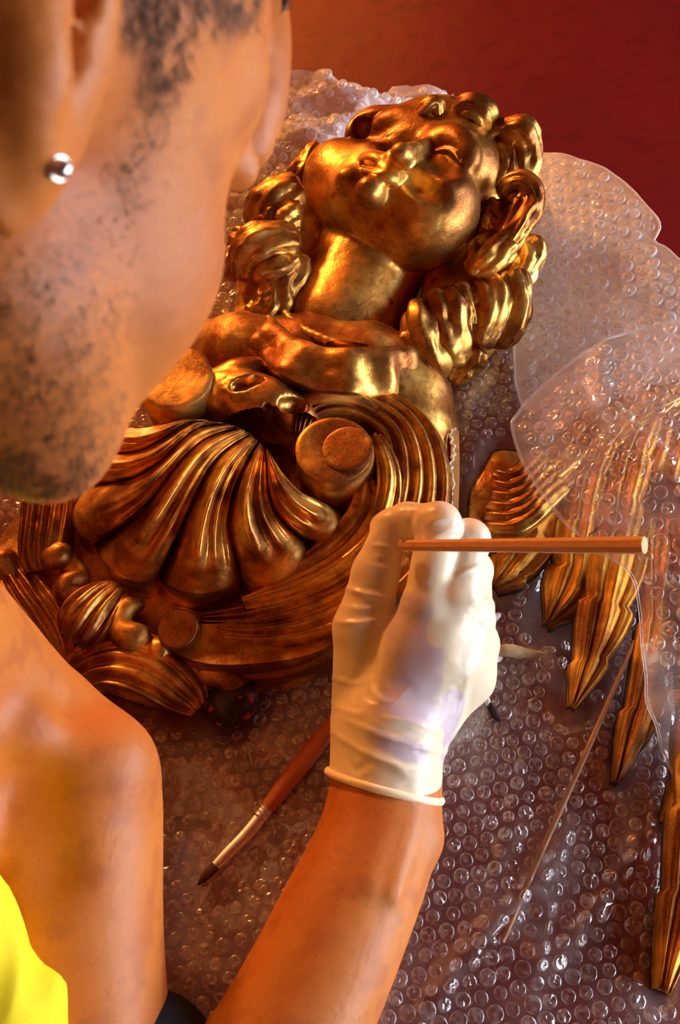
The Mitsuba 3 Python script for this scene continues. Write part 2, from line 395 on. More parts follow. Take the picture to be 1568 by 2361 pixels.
def wrap_sheet(name, label, outline, height, film_mat, bubble_mat, spacing=0.007, pitch=0.0108, individual=None, edge=0.0, angle=0.2, avoid=None):
    """a sheet of bubble wrap: z = height(x, y) inside the outline (world xy); bubbles in a hexagonal grid"""
    from shapely.geometry import Polygon, Point
    from shapely import contains_xy
    from scipy.spatial import Delaunay
    poly = Polygon(outline).buffer(0)
    ring = np.array(poly.exterior.segmentize(spacing * 0.8).coords)[:-1]
    x0, y0, x1, y1 = poly.bounds
    X, Y = np.meshgrid(np.arange(x0, x1, spacing), np.arange(y0, y1, spacing))
    pts = np.column_stack([X.ravel(), Y.ravel()])
    inner = poly.buffer(-spacing * 0.5)
    pts = np.vstack([ring, pts[contains_xy(inner, pts[:, 0], pts[:, 1])]])
    tri = Delaunay(pts).simplices
    c = pts[tri].mean(1)
    tri = tri[contains_xy(poly, c[:, 0], c[:, 1])]
    m = orient(trimesh.Trimesh(np.column_stack([pts, height(pts[:, 0], pts[:, 1])]), tri, process=False))
    t = thing(name, label, 'bubble wrap')
    part(t, 'film', m, film_mat, True)
    if edge:
        rz = np.column_stack([ring, height(ring[:, 0], ring[:, 1])])
        part(t, 'welded_edge', tube(np.vstack([rz[::2], rz[:1]]), edge, 8, len(rz), caps=False), film_mat, True)
    # bubbles
    ca, sa = math.cos(angle), math.sin(angle)
    L = max(x1 - x0, y1 - y0)
    iu, iv = np.meshgrid(np.arange(-int(L / pitch) - 2, int(L / pitch) + 3), np.arange(-int(L / pitch) - 2, int(L / pitch) + 3))
    u = (iu + 0.5 * (iv % 2)) * pitch; v = iv * pitch * 0.866
    bx = (x0 + x1) / 2 + ca * u.ravel() - sa * v.ravel(); by = (y0 + y1) / 2 + sa * u.ravel() + ca * v.ravel()
    jr = np.random.default_rng(77)
    bx = bx + jr.normal(0, .0005, bx.shape); by = by + jr.normal(0, .0005, by.shape)
    ok = contains_xy(poly.buffer(-pitch * 0.5), bx, by)
    if avoid is not None: ok &= ~avoid(bx, by)
    bx, by = bx[ok], by[ok]
    bz = height(bx, by); e = 0.003
    nx = -(height(bx + e, by) - height(bx - e, by)) / (2 * e); ny = -(height(bx, by + e) - height(bx, by - e)) / (2 * e)
    N = np.column_stack([nx, ny, np.ones_like(nx)]); N /= np.linalg.norm(N, axis=1, keepdims=True)
    pos = np.column_stack([bx, by, bz])
    rel = pos - CAM; dep = rel @ FWD
    px = 784 + FPX * (rel @ RGT) / dep; py = 1180.5 - FPX * (rel @ UPV) / dep
    show = (px > -5) & (px < 1573) & (py > -5) & (py < 2366)
    if individual is not None: show &= individual(px, py)
    order = np.argsort(np.where(show, dep, 9))[:300]
    single = set(order[show[order]].tolist())
    rng = np.random.default_rng(len(name) + len(bx))
    rest = []
    for i in range(len(pos)):
        k = int(rng.integers(len(BUBBLES)))
        M = frame(N[i], (math.cos(rng.uniform(0, 6.28)), math.sin(rng.uniform(0, 6.28)), 0)); M[:3, 3] = pos[i]
        M[:3, :3] *= rng.uniform(0.8, 1.08) * pitch / .0108
        M[:3, 2] *= rng.uniform(0.3, 1.1)
        if i in single:
            kk = (k, bubble_mat)
            if kk not in BUBBLE_PLY: BUBBLE_PLY[kk] = mikit.ply(BUBBLES[k], bubble_mat, True)
            part(t, 'bubble', BUBBLE_PLY[kk], None, to_world=T(M))
        else:
            mm = BUBBLES[k].copy(); mm.apply_transform(M); rest.append(mm)
    if rest: part(t, 'smaller_bubbles', cat(rest), bubble_mat, True, kind='stuff')
    return t

def rbf(ctrl, smoothing=0.0):
    """height over xy through control points given as photograph pixel + height"""
    from scipy.interpolate import RBFInterpolator
    q = np.array([P(*c) for c in ctrl])
    f = RBFInterpolator(q[:, :2] * 10, q[:, 2] * 10, kernel='linear', smoothing=smoothing)
    return lambda x, y: f(np.column_stack([np.ravel(x), np.ravel(y)]) * 10).reshape(np.shape(x)) / 10

def ridge(x, y, line, w, h):
    """a crease running along a pixel polyline on the table"""
    q = spline(np.array([P(a, b, 0.0) for a, b in line])[:, :2] @ np.eye(2, 3), 60)[:, :2]
    from scipy.spatial import cKDTree
    d, i = cKDTree(q).query(np.column_stack([np.ravel(x), np.ravel(y)]))
    f = np.sin(np.pi * np.clip(i / 59.0, 0.04, 0.96)) ** 0.4
    return (h * f * np.exp(-(d / w) ** 2)).reshape(np.shape(x))

def n2(x, y, s, seed=0, o=3):
    return nfbm(np.stack([x * s, y * s, np.full(np.shape(x), seed * 3.3)], -1), o, seed)

XY = lambda pts: [tuple(P(a, b, c)[:2]) for a, b, c in pts]
CREASES = [([(1320, 1890), (1270, 1985), (1190, 2080), (1090, 2190), (960, 2361)], 0.0035, 0.010), ([(1265, 2040), (1245, 2160), (1215, 2361)], 0.0025, 0.009),
           ([(1530, 1850), (1450, 1990), (1370, 2100), (1260, 2240)], 0.003, 0.009), ([(1205, 1750), (1180, 1900), (1140, 2050), (1070, 2200)], 0.005, 0.003),
           ([(640, 215), (730, 255), (830, 310)], 0.012, 0.014), ([(640, 290), (760, 300), (900, 300)], 0.008, 0.009), ([(620, 360), (700, 380), (800, 385)], 0.006, 0.006)]
# the carving and the wing press the sheet flat where they lie
import shapely
from shapely.geometry import Polygon as _Pg, LineString as _Ls
FOOT = shapely.union_all([_Pg([tuple(P(a, b, .015)[:2]) for a, b in [(-60, 1260), (40, 1170), (190, 1120), (330, 980), (400, 820), (540, 780), (560, 560), (690, 420), (820, 300), (960, 260), (1120, 255), (1225, 420), (1215, 600), (1160, 760), (1050, 890), (1060, 990), (1055, 1180), (940, 1310), (790, 1500), (620, 1560), (600, 1660), (520, 1700), (330, 1650), (170, 1590), (20, 1450)]]).buffer(0)]
    + [_Ls([tuple(P(a, b, .01)[:2]) for a, b in l]).buffer(w - .007) for l, w in (([(1400, 960), (1235, 1190), (1143, 1352)], .024), ([(1460, 930), (1345, 1230), (1262, 1438)], .024), ([(1530, 905), (1425, 1270), (1320, 1628)], .023), ([(1590, 900), (1515, 1400), (1420, 1803)], .016), ([(1610, 1120), (1620, 1550), (1543, 1898)], .018), ([(1640, 1150), (1625, 1650), (1528, 2285)], .019), ([(1172, 1045), (1120, 1222)], .03), ([(1640, 885), (1365, 1110)], .05))])
FOOT_IN = FOOT.buffer(-.003)
shapely.prepare(FOOT_IN)
def pressed(x, y):
    d = shapely.distance(FOOT_IN, shapely.points(np.ravel(x), np.ravel(y))).reshape(np.shape(x))
    return np.clip(1 - d / 0.004, 0, 1)
def base_height(x, y):
    h = 0.0022 + 0.004 * n2(x, y, 22, 3) + 0.004 * n2(x, y, 60, 4, 2)
    far = np.clip((y - 0.58) / 0.16, 0, 1)
    h = h + far ** 1.6 * 0.022 * (x < 0.6) + far * (0.020 * (n2(x, y, 35, 7) - 0.4) + 0.014 * (n2(x, y, 90, 8, 2) - 0.5))
    for l, w, a in CREASES: h = h + ridge(x, y, l, w, a)
    h = np.maximum(h, 0.0015)
    return h + (0.0006 - h) * pressed(x, y)
rng0 = np.random.default_rng(4)
far_edge = [(520, 175, .028), (560, 160, .028), (640, 168, .03), (658, 178, .03), (700, 190, .03), (760, 196, .03), (830, 202, .03), (880, 210, .03), (905, 192, .03), (960, 200, .03), (1040, 212, .03), (1046, 205, .03), (1052, 222, .03), (1105, 215, .03), (1130, 240, .03), (1142, 292, .028), (1150, 340, .02)]
base_out = XY([(-60, 2400, 0), (-160, 1800, 0), (-190, 1000, 0), (-100, 500, 0), (200, 250, .02)] + far_edge + [(1240, 420, .01), (1420, 520, .005), (1560, 640, .005), (1750, 800, .005), (1800, 1600, 0), (1700, 2380, 0), (1000, 2480, 0), (380, 2440, 0)])
wrap_sheet('bubble_wrap', 'large sheet of bubble wrap spread flat on the table under the gilded carving', base_out, base_height, 'm_film_base', 'm_bubble', avoid=lambda x, y: pressed(x, y) > .7,
           individual=lambda px, py: (((px > 1080) & (py > 1350) & (px < 1520)) | ((px > 380) & (py > 1700) & (px < 760)) | ((px > 950) & (py > 1900))))

# the white piece behind the head on the right
back_h0 = rbf([(1225, 345, .035), (1300, 355, .05), (1400, 395, .06), (1525, 520, .065), (1600, 640, .06), (1183, 700, .014), (1183, 880, .012), (1250, 600, .035), (1350, 700, .035), (1450, 650, .05), (1700, 700, .06), (1400, 950, .02), (1700, 1000, .03), (1250, 900, .015)])
def back_height(x, y):
    return np.maximum(back_h0(x, y) + 0.007 * (n2(x, y, 28, 11) - 0.5) + 0.004 * (n2(x, y, 70, 12, 2) - 0.5), base_height(x, y) + 0.003)
back_out = XY([(1222, 352, .035), (1260, 348, .045), (1290, 350, .05), (1345, 368, .055), (1400, 392, .06), (1445, 425, .062), (1482, 462, .065), (1510, 495, .065), (1526, 521, .065), (1512, 545, .065), (1540, 572, .062), (1575, 608, .06), (1800, 760, .05), (1800, 1050, .03), (1400, 1010, .02), (1205, 940, .013), (1188, 880, .013), (1184, 800, .013), (1186, 690, .014), (1192, 640, .016), (1210, 480, .03)])
wrap_sheet('bubble_wrap', 'white cloudy piece of bubble wrap standing up behind the head on the right', back_out, back_height, 'm_film_white', 'm_bubble_white', angle=0.5, edge=.0009)

# the clear flap folded over the wing
flap_ctrl = [(1183, 970, .045), (1260, 880, .052), (1345, 815, .055), (1450, 765, .06), (1568, 740, .065), (1750, 700, .07),
             (1200, 1055, .045), (1300, 1000, .06), (1420, 950, .068), (1568, 900, .072), (1750, 880, .075), (1245, 1130, .05), (1340, 1090, .062), (1450, 1060, .072), (1568, 1040, .075), (1750, 1030, .075),
             (1310, 1212, .05), (1400, 1180, .06), (1480, 1160, .068), (1568, 1150, .072), (1400, 1283, .046), (1460, 1280, .055), (1568, 1290, .062), (1750, 1290, .07),
             (1465, 1340, .042), (1530, 1380, .052), (1700, 1440, .06), (1480, 1500, .036), (1540, 1510, .05), (1700, 1560, .055), (1492, 1620, .03), (1560, 1640, .042), (1700, 1680, .05), (1530, 1740, .024), (1700, 1760, .04), (1575, 1840, .02), (1750, 1900, .03)]
flap_h0 = rbf(flap_ctrl)
FLAP_CREASES = [([(1365, 830), (1345, 900), (1350, 985), (1400, 1060), (1450, 1120), (1500, 1210), (1560, 1290)], 0.005, 0.007), ([(1430, 960), (1455, 1030), (1500, 1100), (1568, 1180)], 0.004, 0.004), ([(1410, 1290), (1480, 1330), (1540, 1400), (1568, 1440)], 0.003, 0.006)]
def flap_height(x, y):
    h = flap_h0(x, y) + 0.004 * (n2(x, y, 30, 21) - 0.5) + 0.002 * (n2(x, y, 90, 22, 2) - 0.5)
    for l, w, a in FLAP_CREASES:
        h = h + ridge(x, y, [(a2, b2 + 55) for a2, b2 in l], w, a)
    return h
flap_out = XY([(1180, 972, .045), (1215, 925, .048), (1260, 880, .052), (1300, 848, .054), (1345, 815, .055), (1400, 785, .058), (1450, 765, .06), (1568, 738, .065), (1750, 700, .07), (1800, 1300, .07), (1760, 1930, .03), (1600, 1880, .02),
               (1575, 1840, .02), (1545, 1775, .022), (1528, 1735, .024), (1512, 1680, .027), (1492, 1620, .03), (1486, 1560, .034), (1480, 1500, .036), (1474, 1420, .039), (1465, 1345, .042), (1430, 1305, .044), (1400, 1285, .046), (1350, 1245, .048), (1310, 1212, .05), (1275, 1172, .05), (1245, 1130, .05), (1215, 1085, .047), (1196, 1045, .045), (1182, 1000, .045)])
wrap_sheet('bubble_wrap', 'clear flap of bubble wrap folded over the gilded wing at the right edge', flap_out, flap_height, 'm_film_clear', 'm_bubble_clear', angle=-0.3, pitch=0.0122, edge=.0011)
# ------------------------------------------------------------------ gilding
def gilt(scale=1.0, wear=0.5, rough=0.3, bare=False, tint=(1, 1, 1), streak=None):
    """burnished gold leaf over red bole: brown toning, worn red spots; uv.x is bare dark wood where bare is set"""
    def patches(p):
        return fbm(p.x * 38 * scale, p.y * 38 * scale, p.z * 38 * scale, 3)
    def col(p, n, uv):
        g = mix((1.0 * tint[0], 0.62 * tint[1], 0.15 * tint[2]), (0.90 * tint[0], 0.42 * tint[1], 0.07 * tint[2]), noise(p.x * 120, p.y * 120, p.z * 120))
        pt = patches(p)
        tone = smoothstep(0.36 + 0.16 * (0.5 - wear), 0.72 + 0.16 * (0.5 - wear), pt)
        g = mix(g, (0.20, 0.048, 0.014), tone * 0.88)
        mott = smoothstep(0.46, 0.60, fbm(p.x * 210, p.y * 210, p.z * 210, 2))
        g = mix(g, (0.34, 0.10, 0.02), mott * (0.22 + 0.4 * tone))
        fine = fbm(p.x * 1000, p.y * 1000, p.z * 1000, 2)
        g = mix(g, (0.09, 0.022, 0.012), smoothstep(0.60, 0.72, fine) * (0.12 + 0.5 * tone))
        red = smoothstep(0.78, 0.95, noise(p.x * 100 + 5, p.y * 100, p.z * 100 + 9))
        g = mix(g, (0.30, 0.015, 0.03), red * 0.6)
        if bare: g = mix(g, (0.018, 0.012, 0.012), smoothstep(0.25, 0.7, uv.x + 0.25 * (noise(p.x * 200, p.y * 200, p.z * 200) - 0.5)))
        return g
    def rgh(p, n, uv):
        return rough + 0.20 * noise(p.x * 60 * scale, p.y * 60 * scale, p.z * 60 * scale) + 0.08 * noise(p.x * 300, p.y * 300, p.z * 300)
    def met(p, n, uv):
        v = mi.Float(0.88)
        return v * (1 - 0.9 * smoothstep(0.3, 0.7, uv.x)) if bare else v
    def bump(p, n, uv):
        return 0.0005 * fbm(p.x * 130, p.y * 130, p.z * 130, 2) + 0.0001 * noise(p.x * 900, p.y * 900, p.z * 900)
    return two({'type': 'bumpmap', 'scale': 1.0, 'arbitrary': proc(bump, 4e-4),
                'bsdf': {'type': 'principled', 'base_color': proc(col), 'metallic': proc(met), 'roughness': proc(rgh), 'specular': 0.5}})
scene['m_gilt'] = gilt(1.0, 0.72, 0.24)
scene['m_gilt_smooth'] = gilt(0.6, 0.85, 0.27)
scene['m_gilt_brown'] = gilt(0.9, 1.15, 0.32)
scene['m_gilt_wing'] = gilt(0.8, 0.75, 0.40, bare=True, tint=(0.85, 0.66, 0.45))
scene['m_gilt_dark'] = two({'type': 'principled', 'base_color': proc(lambda p, n, uv: mix((0.022, 0.012, 0.01), (0.42, 0.02, 0.05), smoothstep(0.60, 0.66, fbm(p.x * 130, p.y * 130, p.z * 130, 3)))), 'roughness': 0.4, 'specular': 0.5})
scene['m_bare_wood'] = two({'type': 'principled', 'base_color': proc(lambda p, n, uv: mix((0.62, 0.33, 0.10), (0.72, 0.44, 0.17), fbm(p.x * 300, p.y * 40, p.z * 300))), 'roughness': 0.6})
scene['m_gesso'] = two({'type': 'principled', 'base_color': rgb(.85, .82, .76), 'roughness': 0.8})
# ------------------------------------------------------------------ the gilded wing under the flap
wing = thing('gilded_wing', 'gilded carved wing with jagged feathers lying under the clear bubble wrap flap', 'wing')
def ridged_w(seed):
    return lambda S, T_: .004 * (1 - S ** 2) + .0016 * np.cos(S * np.pi * 3 + seed + 2 * T_)
def feather(pts, hw, seed, nrib=3, thick=0.011, jag=0.25, curl=0.0):
    q3 = np.array([P(*p) for p in pts])
    rng = np.random.default_rng(seed)
    n = 70
    tt = np.linspace(0, 1, n)
    jl = 1 - jag * np.abs(((tt * rng.uniform(5, 7) + 0.3) % 1) ** 2.5) * (tt > .2)
    jr = 1 - jag * np.abs(((tt * rng.uniform(4, 6)) % 1) ** 2.5) * (tt > .2)
    q = spline(np.column_stack([q3, np.asarray(hw, float)]), n); p, w = q[:, :3], q[:, 3]
    t = np.gradient(p, axis=0); t /= np.linalg.norm(t, axis=1, keepdims=True)
    side = np.cross(t, [0, 0, 1.0]); side /= np.linalg.norm(side, axis=1, keepdims=True)
    s = np.linspace(-1, 1, 27)
    ws = np.where(s[:, None] < 0, jl[None], jr[None]) * w[None]
    S, TT = np.meshgrid(s, tt, indexing='ij')
    ph = nfbm(np.stack([S * 1.3, TT * 3, np.full_like(S, seed)], -1), 2, seed)
    H = 0.0045 * (1 - S ** 2) + 0.0013 * np.cos(S * np.pi * nrib + 4 * ph) + 0.0007 * np.cos(S * np.pi * nrib * 2.7 + 9 * ph) + 0.001 * (ph - .5) + curl * S
    V = p[None] + (s[:, None] * ws)[..., None] * side[None] + H[..., None] * np.array([0, 0, 1.0])
    m = skirted(V, (0, 0, -thick))
    uv = np.zeros((29, n + 2)); uv[0] = uv[-1] = 1; uv[:, 0] = uv[:, -1] = 1
    return m, np.column_stack([uv.ravel(), uv.ravel() * 0])
FE = [([(1400, 960, .032), (1310, 1060, .034), (1235, 1190, .032), (1190, 1290, .026), (1142, 1352, .018)], [.014, .018, .021, .019, .004]),
      ([(1460, 930, .034), (1385, 1060, .038), (1345, 1230, .034), (1318, 1345, .027), (1262, 1438, .018)], [.014, .018, .02, .020, .003]),
      ([(1530, 905, .036), (1460, 1070, .038), (1425, 1270, .036), (1390, 1430, .028), (1320, 1628, .016)], [.014, .019, .021, .018, .003]),
      ([(1590, 900, .036), (1535, 1100, .036), (1515, 1400, .03), (1478, 1640, .02), (1420, 1803, .012)], [.014, .016, .012, .0125, .002]),
      ([(1570, 1120, .04), (1620, 1550, .03), (1590, 1780, .02), (1543, 1898, .012)], [.015, .014, .01, .005]),
      ([(1640, 1150, .045), (1625, 1650, .03), (1580, 2050, .018), (1528, 2285, .012)], [.02, .018, .0145, .006])]
for i, (p, w) in enumerate(FE):
    m, uv = feather(p, w, i + 3, nrib=3 if i < 3 else 2)
    part(wing, 'feather', m, 'm_gilt_wing', True, uv=uv)
for k in range(5):
    part(wing, 'covert', sweep([P(1640 - 40 * k, 885 + 22 * k, .034), P(1540 - 45 * k, 930 + 30 * k, .037), P(1440 - 48 * k, 1005 + 34 * k, .036), P(1365 - 50 * k + 60 * (k < 2), 1110 + 28 * k - 40 * (k < 2), .034)], [.012, .015, .0145, .006], ridged_w(k), 21, 36, skirt=.03, ends=.1), 'm_gilt', True)
# scapular ruffle: curved barbs at the wing's root
root = sweep([P(1172, 1045, .03), P(1168, 1110, .036), P(1150, 1160, .034), P(1120, 1222, .026)], [.012, .02, .022, .014], lambda s, t: 0.004 * (1 - s ** 2), 15, 30, skirt=.03)
part(wing, 'shoulder', roughen(root, .0012, 90, 5), 'm_gilt', True)
for k in range(6):
    a = np.array([(1135 - 5 * k, 1085 + 25 * k, .036 - .001 * k), (1178 + 2 * k, 1098 + 23 * k, .041), (1222 + 8 * k, 1070 + 17 * k, .041), (1250 + 12 * k, 1035 + 16 * k, .038)])
    part(wing, 'barb', sweep([P(*q) for q in a], [.005, .0068, .0072, .006], lambda s, t: 0.0036 * np.sqrt(np.maximum(1 - s ** 2, 0)) + .0006 * np.cos(6 * s), 11, 24, skirt=.014, ends=.12), 'm_gilt', True)
# ------------------------------------------------------------------ the gilded cherub carving
carv = thing('gilded_carving', 'gilded wooden cherub head with scallop shell and scrollwork lying on bubble wrap', 'sculpture')

# ---- head: local frame (l to the cherub's left, c to the crown, n out of the face)
HO = P(935, 440, 0.068)
hc = np.array([0.6, 0.75, -0.1]); hc /= np.linalg.norm(hc)
hn = np.array([-0.15, 0.25, 0.95]); hn -= (hn @ hc) * hc; hn /= np.linalg.norm(hn)
hl = np.cross(hc, hn)
HAX = np.array([hl, hc, hn])
def FP(px, py, e):
    """the point at a photograph pixel on the plane e metres in front of the head's centre"""
    v = FWD + (px - 784) / FPX * RGT + (1180.5 - py) / FPX * UPV
    return CAM + v * (((HO + e * hn - CAM) @ hn) / (v @ hn))
hd = Clay(HO - [.14, .17, .075], HO + [.12, .13, .10], 0.0013)
hd.ell(FP(995, 395, -.004), (.060, .066, .058), HAX, .01)
hd.ell(FP(882, 492, .002), (.062, .040, .048), HAX, .018)          # full jowl under the chin
hd.ell(FP(785, 420, .012), (.030, .034, .034), HAX, .018)          # right cheek
hd.ell(FP(1010, 490, .010), (.030, .036, .036), HAX, .018)         # left cheek
hd.ell(FP(1060, 400, .012), (.030, .034, .034), HAX, .018)
hd.ell(FP(870, 330, .012), (.028, .030, .030), HAX, .016)
hd.ell(FP(880, 395, .028), (.024, .020, .022), HAX, .014)          # muzzle
hd.ball(FP(803, 417, .040), .0102, .008); hd.ball(FP(853, 441, .041), .0112, .008)   # cleft chin
hd.chain([FP(838, 384, .042), FP(868, 396, .0485), FP(892, 405, .0485), FP(926, 418, .040)], [.003, .0052, .0052, .003], .0035, n=16)
hd.chain([FP(838, 372, .044), FP(876, 374, .0525), FP(893, 383, .0515), FP(910, 388, .0525), FP(938, 410, .042)], [.003, .0046, .0040, .0046, .003], .0035, n=18)
hd.chain([FP(834, 378, .048), FP(870, 384, .0565), FP(900, 394, .0565), FP(938, 416, .047)], [.0012, .0026, .0026, .0012], .002, cut=True, n=18)
hd.cone(FP(985, 334, .042), FP(928, 356, .0615), .0052, .0068, .008)
hd.ball(FP(925, 354, .0635), .0076, .004)
hd.ell(FP(903, 360, .0565), (.0052, .0062, .0050), HAX, .004); hd.ell(FP(945, 379, .0565), (.0052, .0066, .0050), HAX, .004)
hd.ball(FP(905, 367, .0640), .0027, .0015, True); hd.ball(FP(930, 378, .0640), .0030, .0015, True)
for side in (((905, 322), (868, 302), (918, 284), (968, 312), (886, 318), (910, 307), (940, 320)), ((1030, 362), (996, 330), (1040, 322), (1086, 372), (1002, 350), (1032, 346), (1060, 372))):
    e, b1, b2, b3, l1, l2, l3 = side
    hd.ball(FP(*e, .050), .0135, .012, True)
    hd.ell(FP(*e, .032), (.012, .0085, .0105), HAX, .004)
    hd.chain([FP(*b1, .038), FP(*b2, .042), FP(*b3, .036)], [.004, .0055, .004], .012, n=10)
    hd.chain([FP(*l1, .041), FP(*l2, .043), FP(*l3, .041)], [.0012, .0020, .0012], .0012, n=10)
for a, b in (((1062, 392), (1072, 425)), ((1046, 398), (1058, 438)), ((1080, 395), (1084, 430)), ((1030, 405), (1042, 440))):
    hd.chain([FP(*a, .045), FP(*b, .041)], [.0012, .0006], .004, cut=True)      # creases of the smiling cheek
hd.chain([FP(952, 402, .046), FP(985, 428, .043), FP(1035, 462, .037), FP(1060, 500, .028)], [.0022, .0032, .0032, .0015], .012, cut=True, n=14)
# ear on the far side, neck
hd.chain([P(818, 335, .085), P(811, 308, .09), P(828, 282, .094), P(862, 268, .098), P(892, 268, .1)], [.004, .005, .005, .0055, .004], .002, n=20)
hd.ell(P(846, 302, .084), (.014, .016, .012), None, .004)
hd.ell(P(838, 296, .094), (.0075, .009, .008), None, .003, True)
hd.chain([P(772, 765, .030), P(822, 660, .034), P(880, 560, .040)], [.048, .0455, .046], .006)
hd.chain([P(640, 690, .06), P(700, 760, .078), P(800, 798, .082), P(915, 805, .066)], [.002, .0028, .003, .002], .003, n=22)
hm = roughen(hd.mesh(4), .0005, 60, 2)
part(carv, 'head', hm, 'm_gilt_smooth', True, label='gilded face and neck with a cleft chin worn to red')

# ---- hair
def lock(pts, r, ridges=5, twist=2.0, flat=0.8, amp=0.2, n=46, seed=0, sides=40):
    q = np.array([P(*p) for p in pts]); r = np.broadcast_to(np.asarray(r, float), (len(q),))
    s = spline(np.column_stack([q, r]), n); p, rr = s[:, :3], s[:, 3].copy()
    tt = np.linspace(0, 1, n)
    rr *= np.sqrt(np.clip(np.minimum(tt / .12, (1 - tt) / .10), 0.02, 1))
    t = np.gradient(p, axis=0); t /= np.linalg.norm(t, axis=1, keepdims=True)
    a = np.array([0, -0.4, 1.0]); A = []
    for k in range(n):
        a = a - (a @ t[k]) * t[k]; a /= np.linalg.norm(a); A.append(a.copy())
    A = np.array(A); B = np.cross(t, A)
    ang = np.arange(sides) * 2 * np.pi / sides
    AN, TT = np.meshgrid(ang, tt, indexing='ij')
    ph = nfbm(np.stack([np.cos(AN) * 1.4, np.sin(AN) * 1.4, TT * 4 + seed], -1), 2, seed)
    mod = 1 + amp * np.abs(np.cos(ridges * 0.5 * AN + twist * TT * 2 + 2.2 * ph)) - amp + 0.05 * np.cos(ridges * 2.3 * AN + 3 * twist * TT + 4 * ph) + 0.35 * (ph - .5)
    R = rr[None] * mod
    V = p[None] + R[..., None] * (np.cos(AN)[..., None] * A[None] * flat + np.sin(AN)[..., None] * B[None])
    m = grid_mesh(V, True)
    if m.volume < 0: m.invert()
    return m
LOCKS = [
    ([(1048, 305, .09), (1058, 272, .108), (1085, 248, .118), (1112, 262, .116), (1114, 292, .104), (1096, 308, .095)], [.009, .011, .0125, .012, .011, .008], 7),
    ([(1008, 292, .1), (1030, 286, .106), (1055, 296, .1)], [.007, .009, .007], 4),
    ([(930, 270, .098), (965, 268, .108), (988, 246, .118), (1004, 238, .12), (1008, 258, .114), (1026, 282, .1)], [.005, .007, .0085, .0085, .008, .006], 4),
    ([(925, 276, .098), (945, 262, .106), (968, 268, .102)], [.005, .0065, .005], 3),
    ([(1112, 322, .09), (1130, 302, .1), (1158, 306, .1), (1170, 340, .095)], [.009, .011, .011, .009], 5),
    ([(1150, 322, .09), (1178, 302, .104), (1203, 302, .108), (1216, 330, .1), (1212, 385, .088), (1196, 432, .078)], [.010, .012, .0125, .012, .0125, .011], 5),
    ([(1150, 330, .094), (1166, 365, .092), (1160, 410, .088), (1145, 440, .085)], [.010, .012, .012, .009], 5),
    ([(1165, 470, .084), (1188, 436, .098), (1206, 430, .102), (1218, 456, .098), (1200, 505, .092), (1172, 545, .086), (1145, 565, .08)], [.010, .013, .012, .014, .0165, .016, .012], 6),
    ([(1140, 470, .084), (1140, 510, .086), (1130, 545, .084)], [.010, .013, .010], 5),
    ([(1176, 560, .088), (1150, 578, .09), (1118, 605, .085), (1085, 640, .074)], [.010, .0135, .013, .010], 5),
    ([(1205, 545, .072), (1218, 578, .068), (1202, 622, .062), (1172, 660, .055)], [.011, .014, .0145, .012], 6),
    ([(1122, 560, .08), (1105, 585, .086), (1100, 615, .08)], [.009, .011, .008], 3),
    ([(1160, 625, .072), (1178, 672, .068), (1165, 735, .056), (1128, 800, .04)], [.014, .018, .018, .012], 7),
    ([(1110, 640, .072), (1128, 690, .07), (1115, 750, .06), (1085, 800, .048)], [.012, .016, .016, .010], 6),
    ([(1052, 650, .076), (1070, 690, .076), (1080, 735, .068), (1072, 775, .06)], [.006, .0075, .0075, .006], 3),
    ([(1022, 668, .072), (1030, 720, .072), (1040, 790, .06), (1040, 850, .042)], [.012, .016, .0155, .010], 4),
    ([(985, 700, .066), (975, 760, .068), (990, 825, .056), (1012, 885, .036)], [.012, .017, .017, .010], 4),
    ([(962, 740, .06), (950, 800, .062), (965, 855, .05), (992, 895, .034)], [.008, .012, .012, .008], 3),
    ([(1095, 790, .05), (1075, 830, .04), (1035, 880, .026)], [.012, .014, .008], 6),
    ([(700, 440, .088), (655, 455, .09), (618, 490, .082), (600, 540, .068)], [.014, .019, .019, .012], 4),
    ([(698, 500, .084), (650, 505, .086), (612, 540, .078)], [.012, .016, .012], 5),
    ([(690, 560, .078), (640, 556, .086), (588, 572, .084), (562, 612, .074), (568, 650, .062)], [.013, .018, .0185, .015, .009], 6),
    ([(680, 590, .078), (645, 615, .08), (612, 622, .078), (590, 650, .07)], [.008, .0105, .010, .006], 4),
    ([(700, 590, .07), (665, 640, .07), (636, 690, .066), (612, 750, .058)], [.014, .016, .016, .010], 6),
    ([(600, 660, .068), (622, 690, .068), (600, 735, .062), (570, 770, .052)], [.010, .014, .014, .009], 6),
    ([(745, 345, .08), (722, 352, .082), (708, 380, .08), (688, 412, .076), (682, 445, .068)], [.007, .009, .010, .011, .008], 4),
    ([(535, 545, .04), (556, 560, .044), (548, 600, .04), (520, 640, .03)], [.010, .013, .013, .009], 4)]
for i, (p, r, k) in enumerate(LOCKS):
    part(carv, 'hair_lock', roughen(lock(p, r, k, seed=i, twist=1.0 + (i % 3)), .0012, 110, i), 'm_gilt', True)
hb = Clay(HO - [.15, .16, .08], HO + [.15, .12, .08], 0.0025)
hb.ell(HO + hc * .02 - hn * .016, (.074, .076, .052), HAX, .01)
hb.chain([P(1090, 600, .04), P(1050, 760, .035), P(1010, 840, .025)], [.036, .032, .018], .01)
hb.chain([P(690, 520, .045), P(640, 640, .045), P(590, 740, .04)], [.034, .03, .018], .01)
part(carv, 'hair_mass', roughen(hb.mesh(3), .002, 60, 8), 'm_gilt_brown', True)

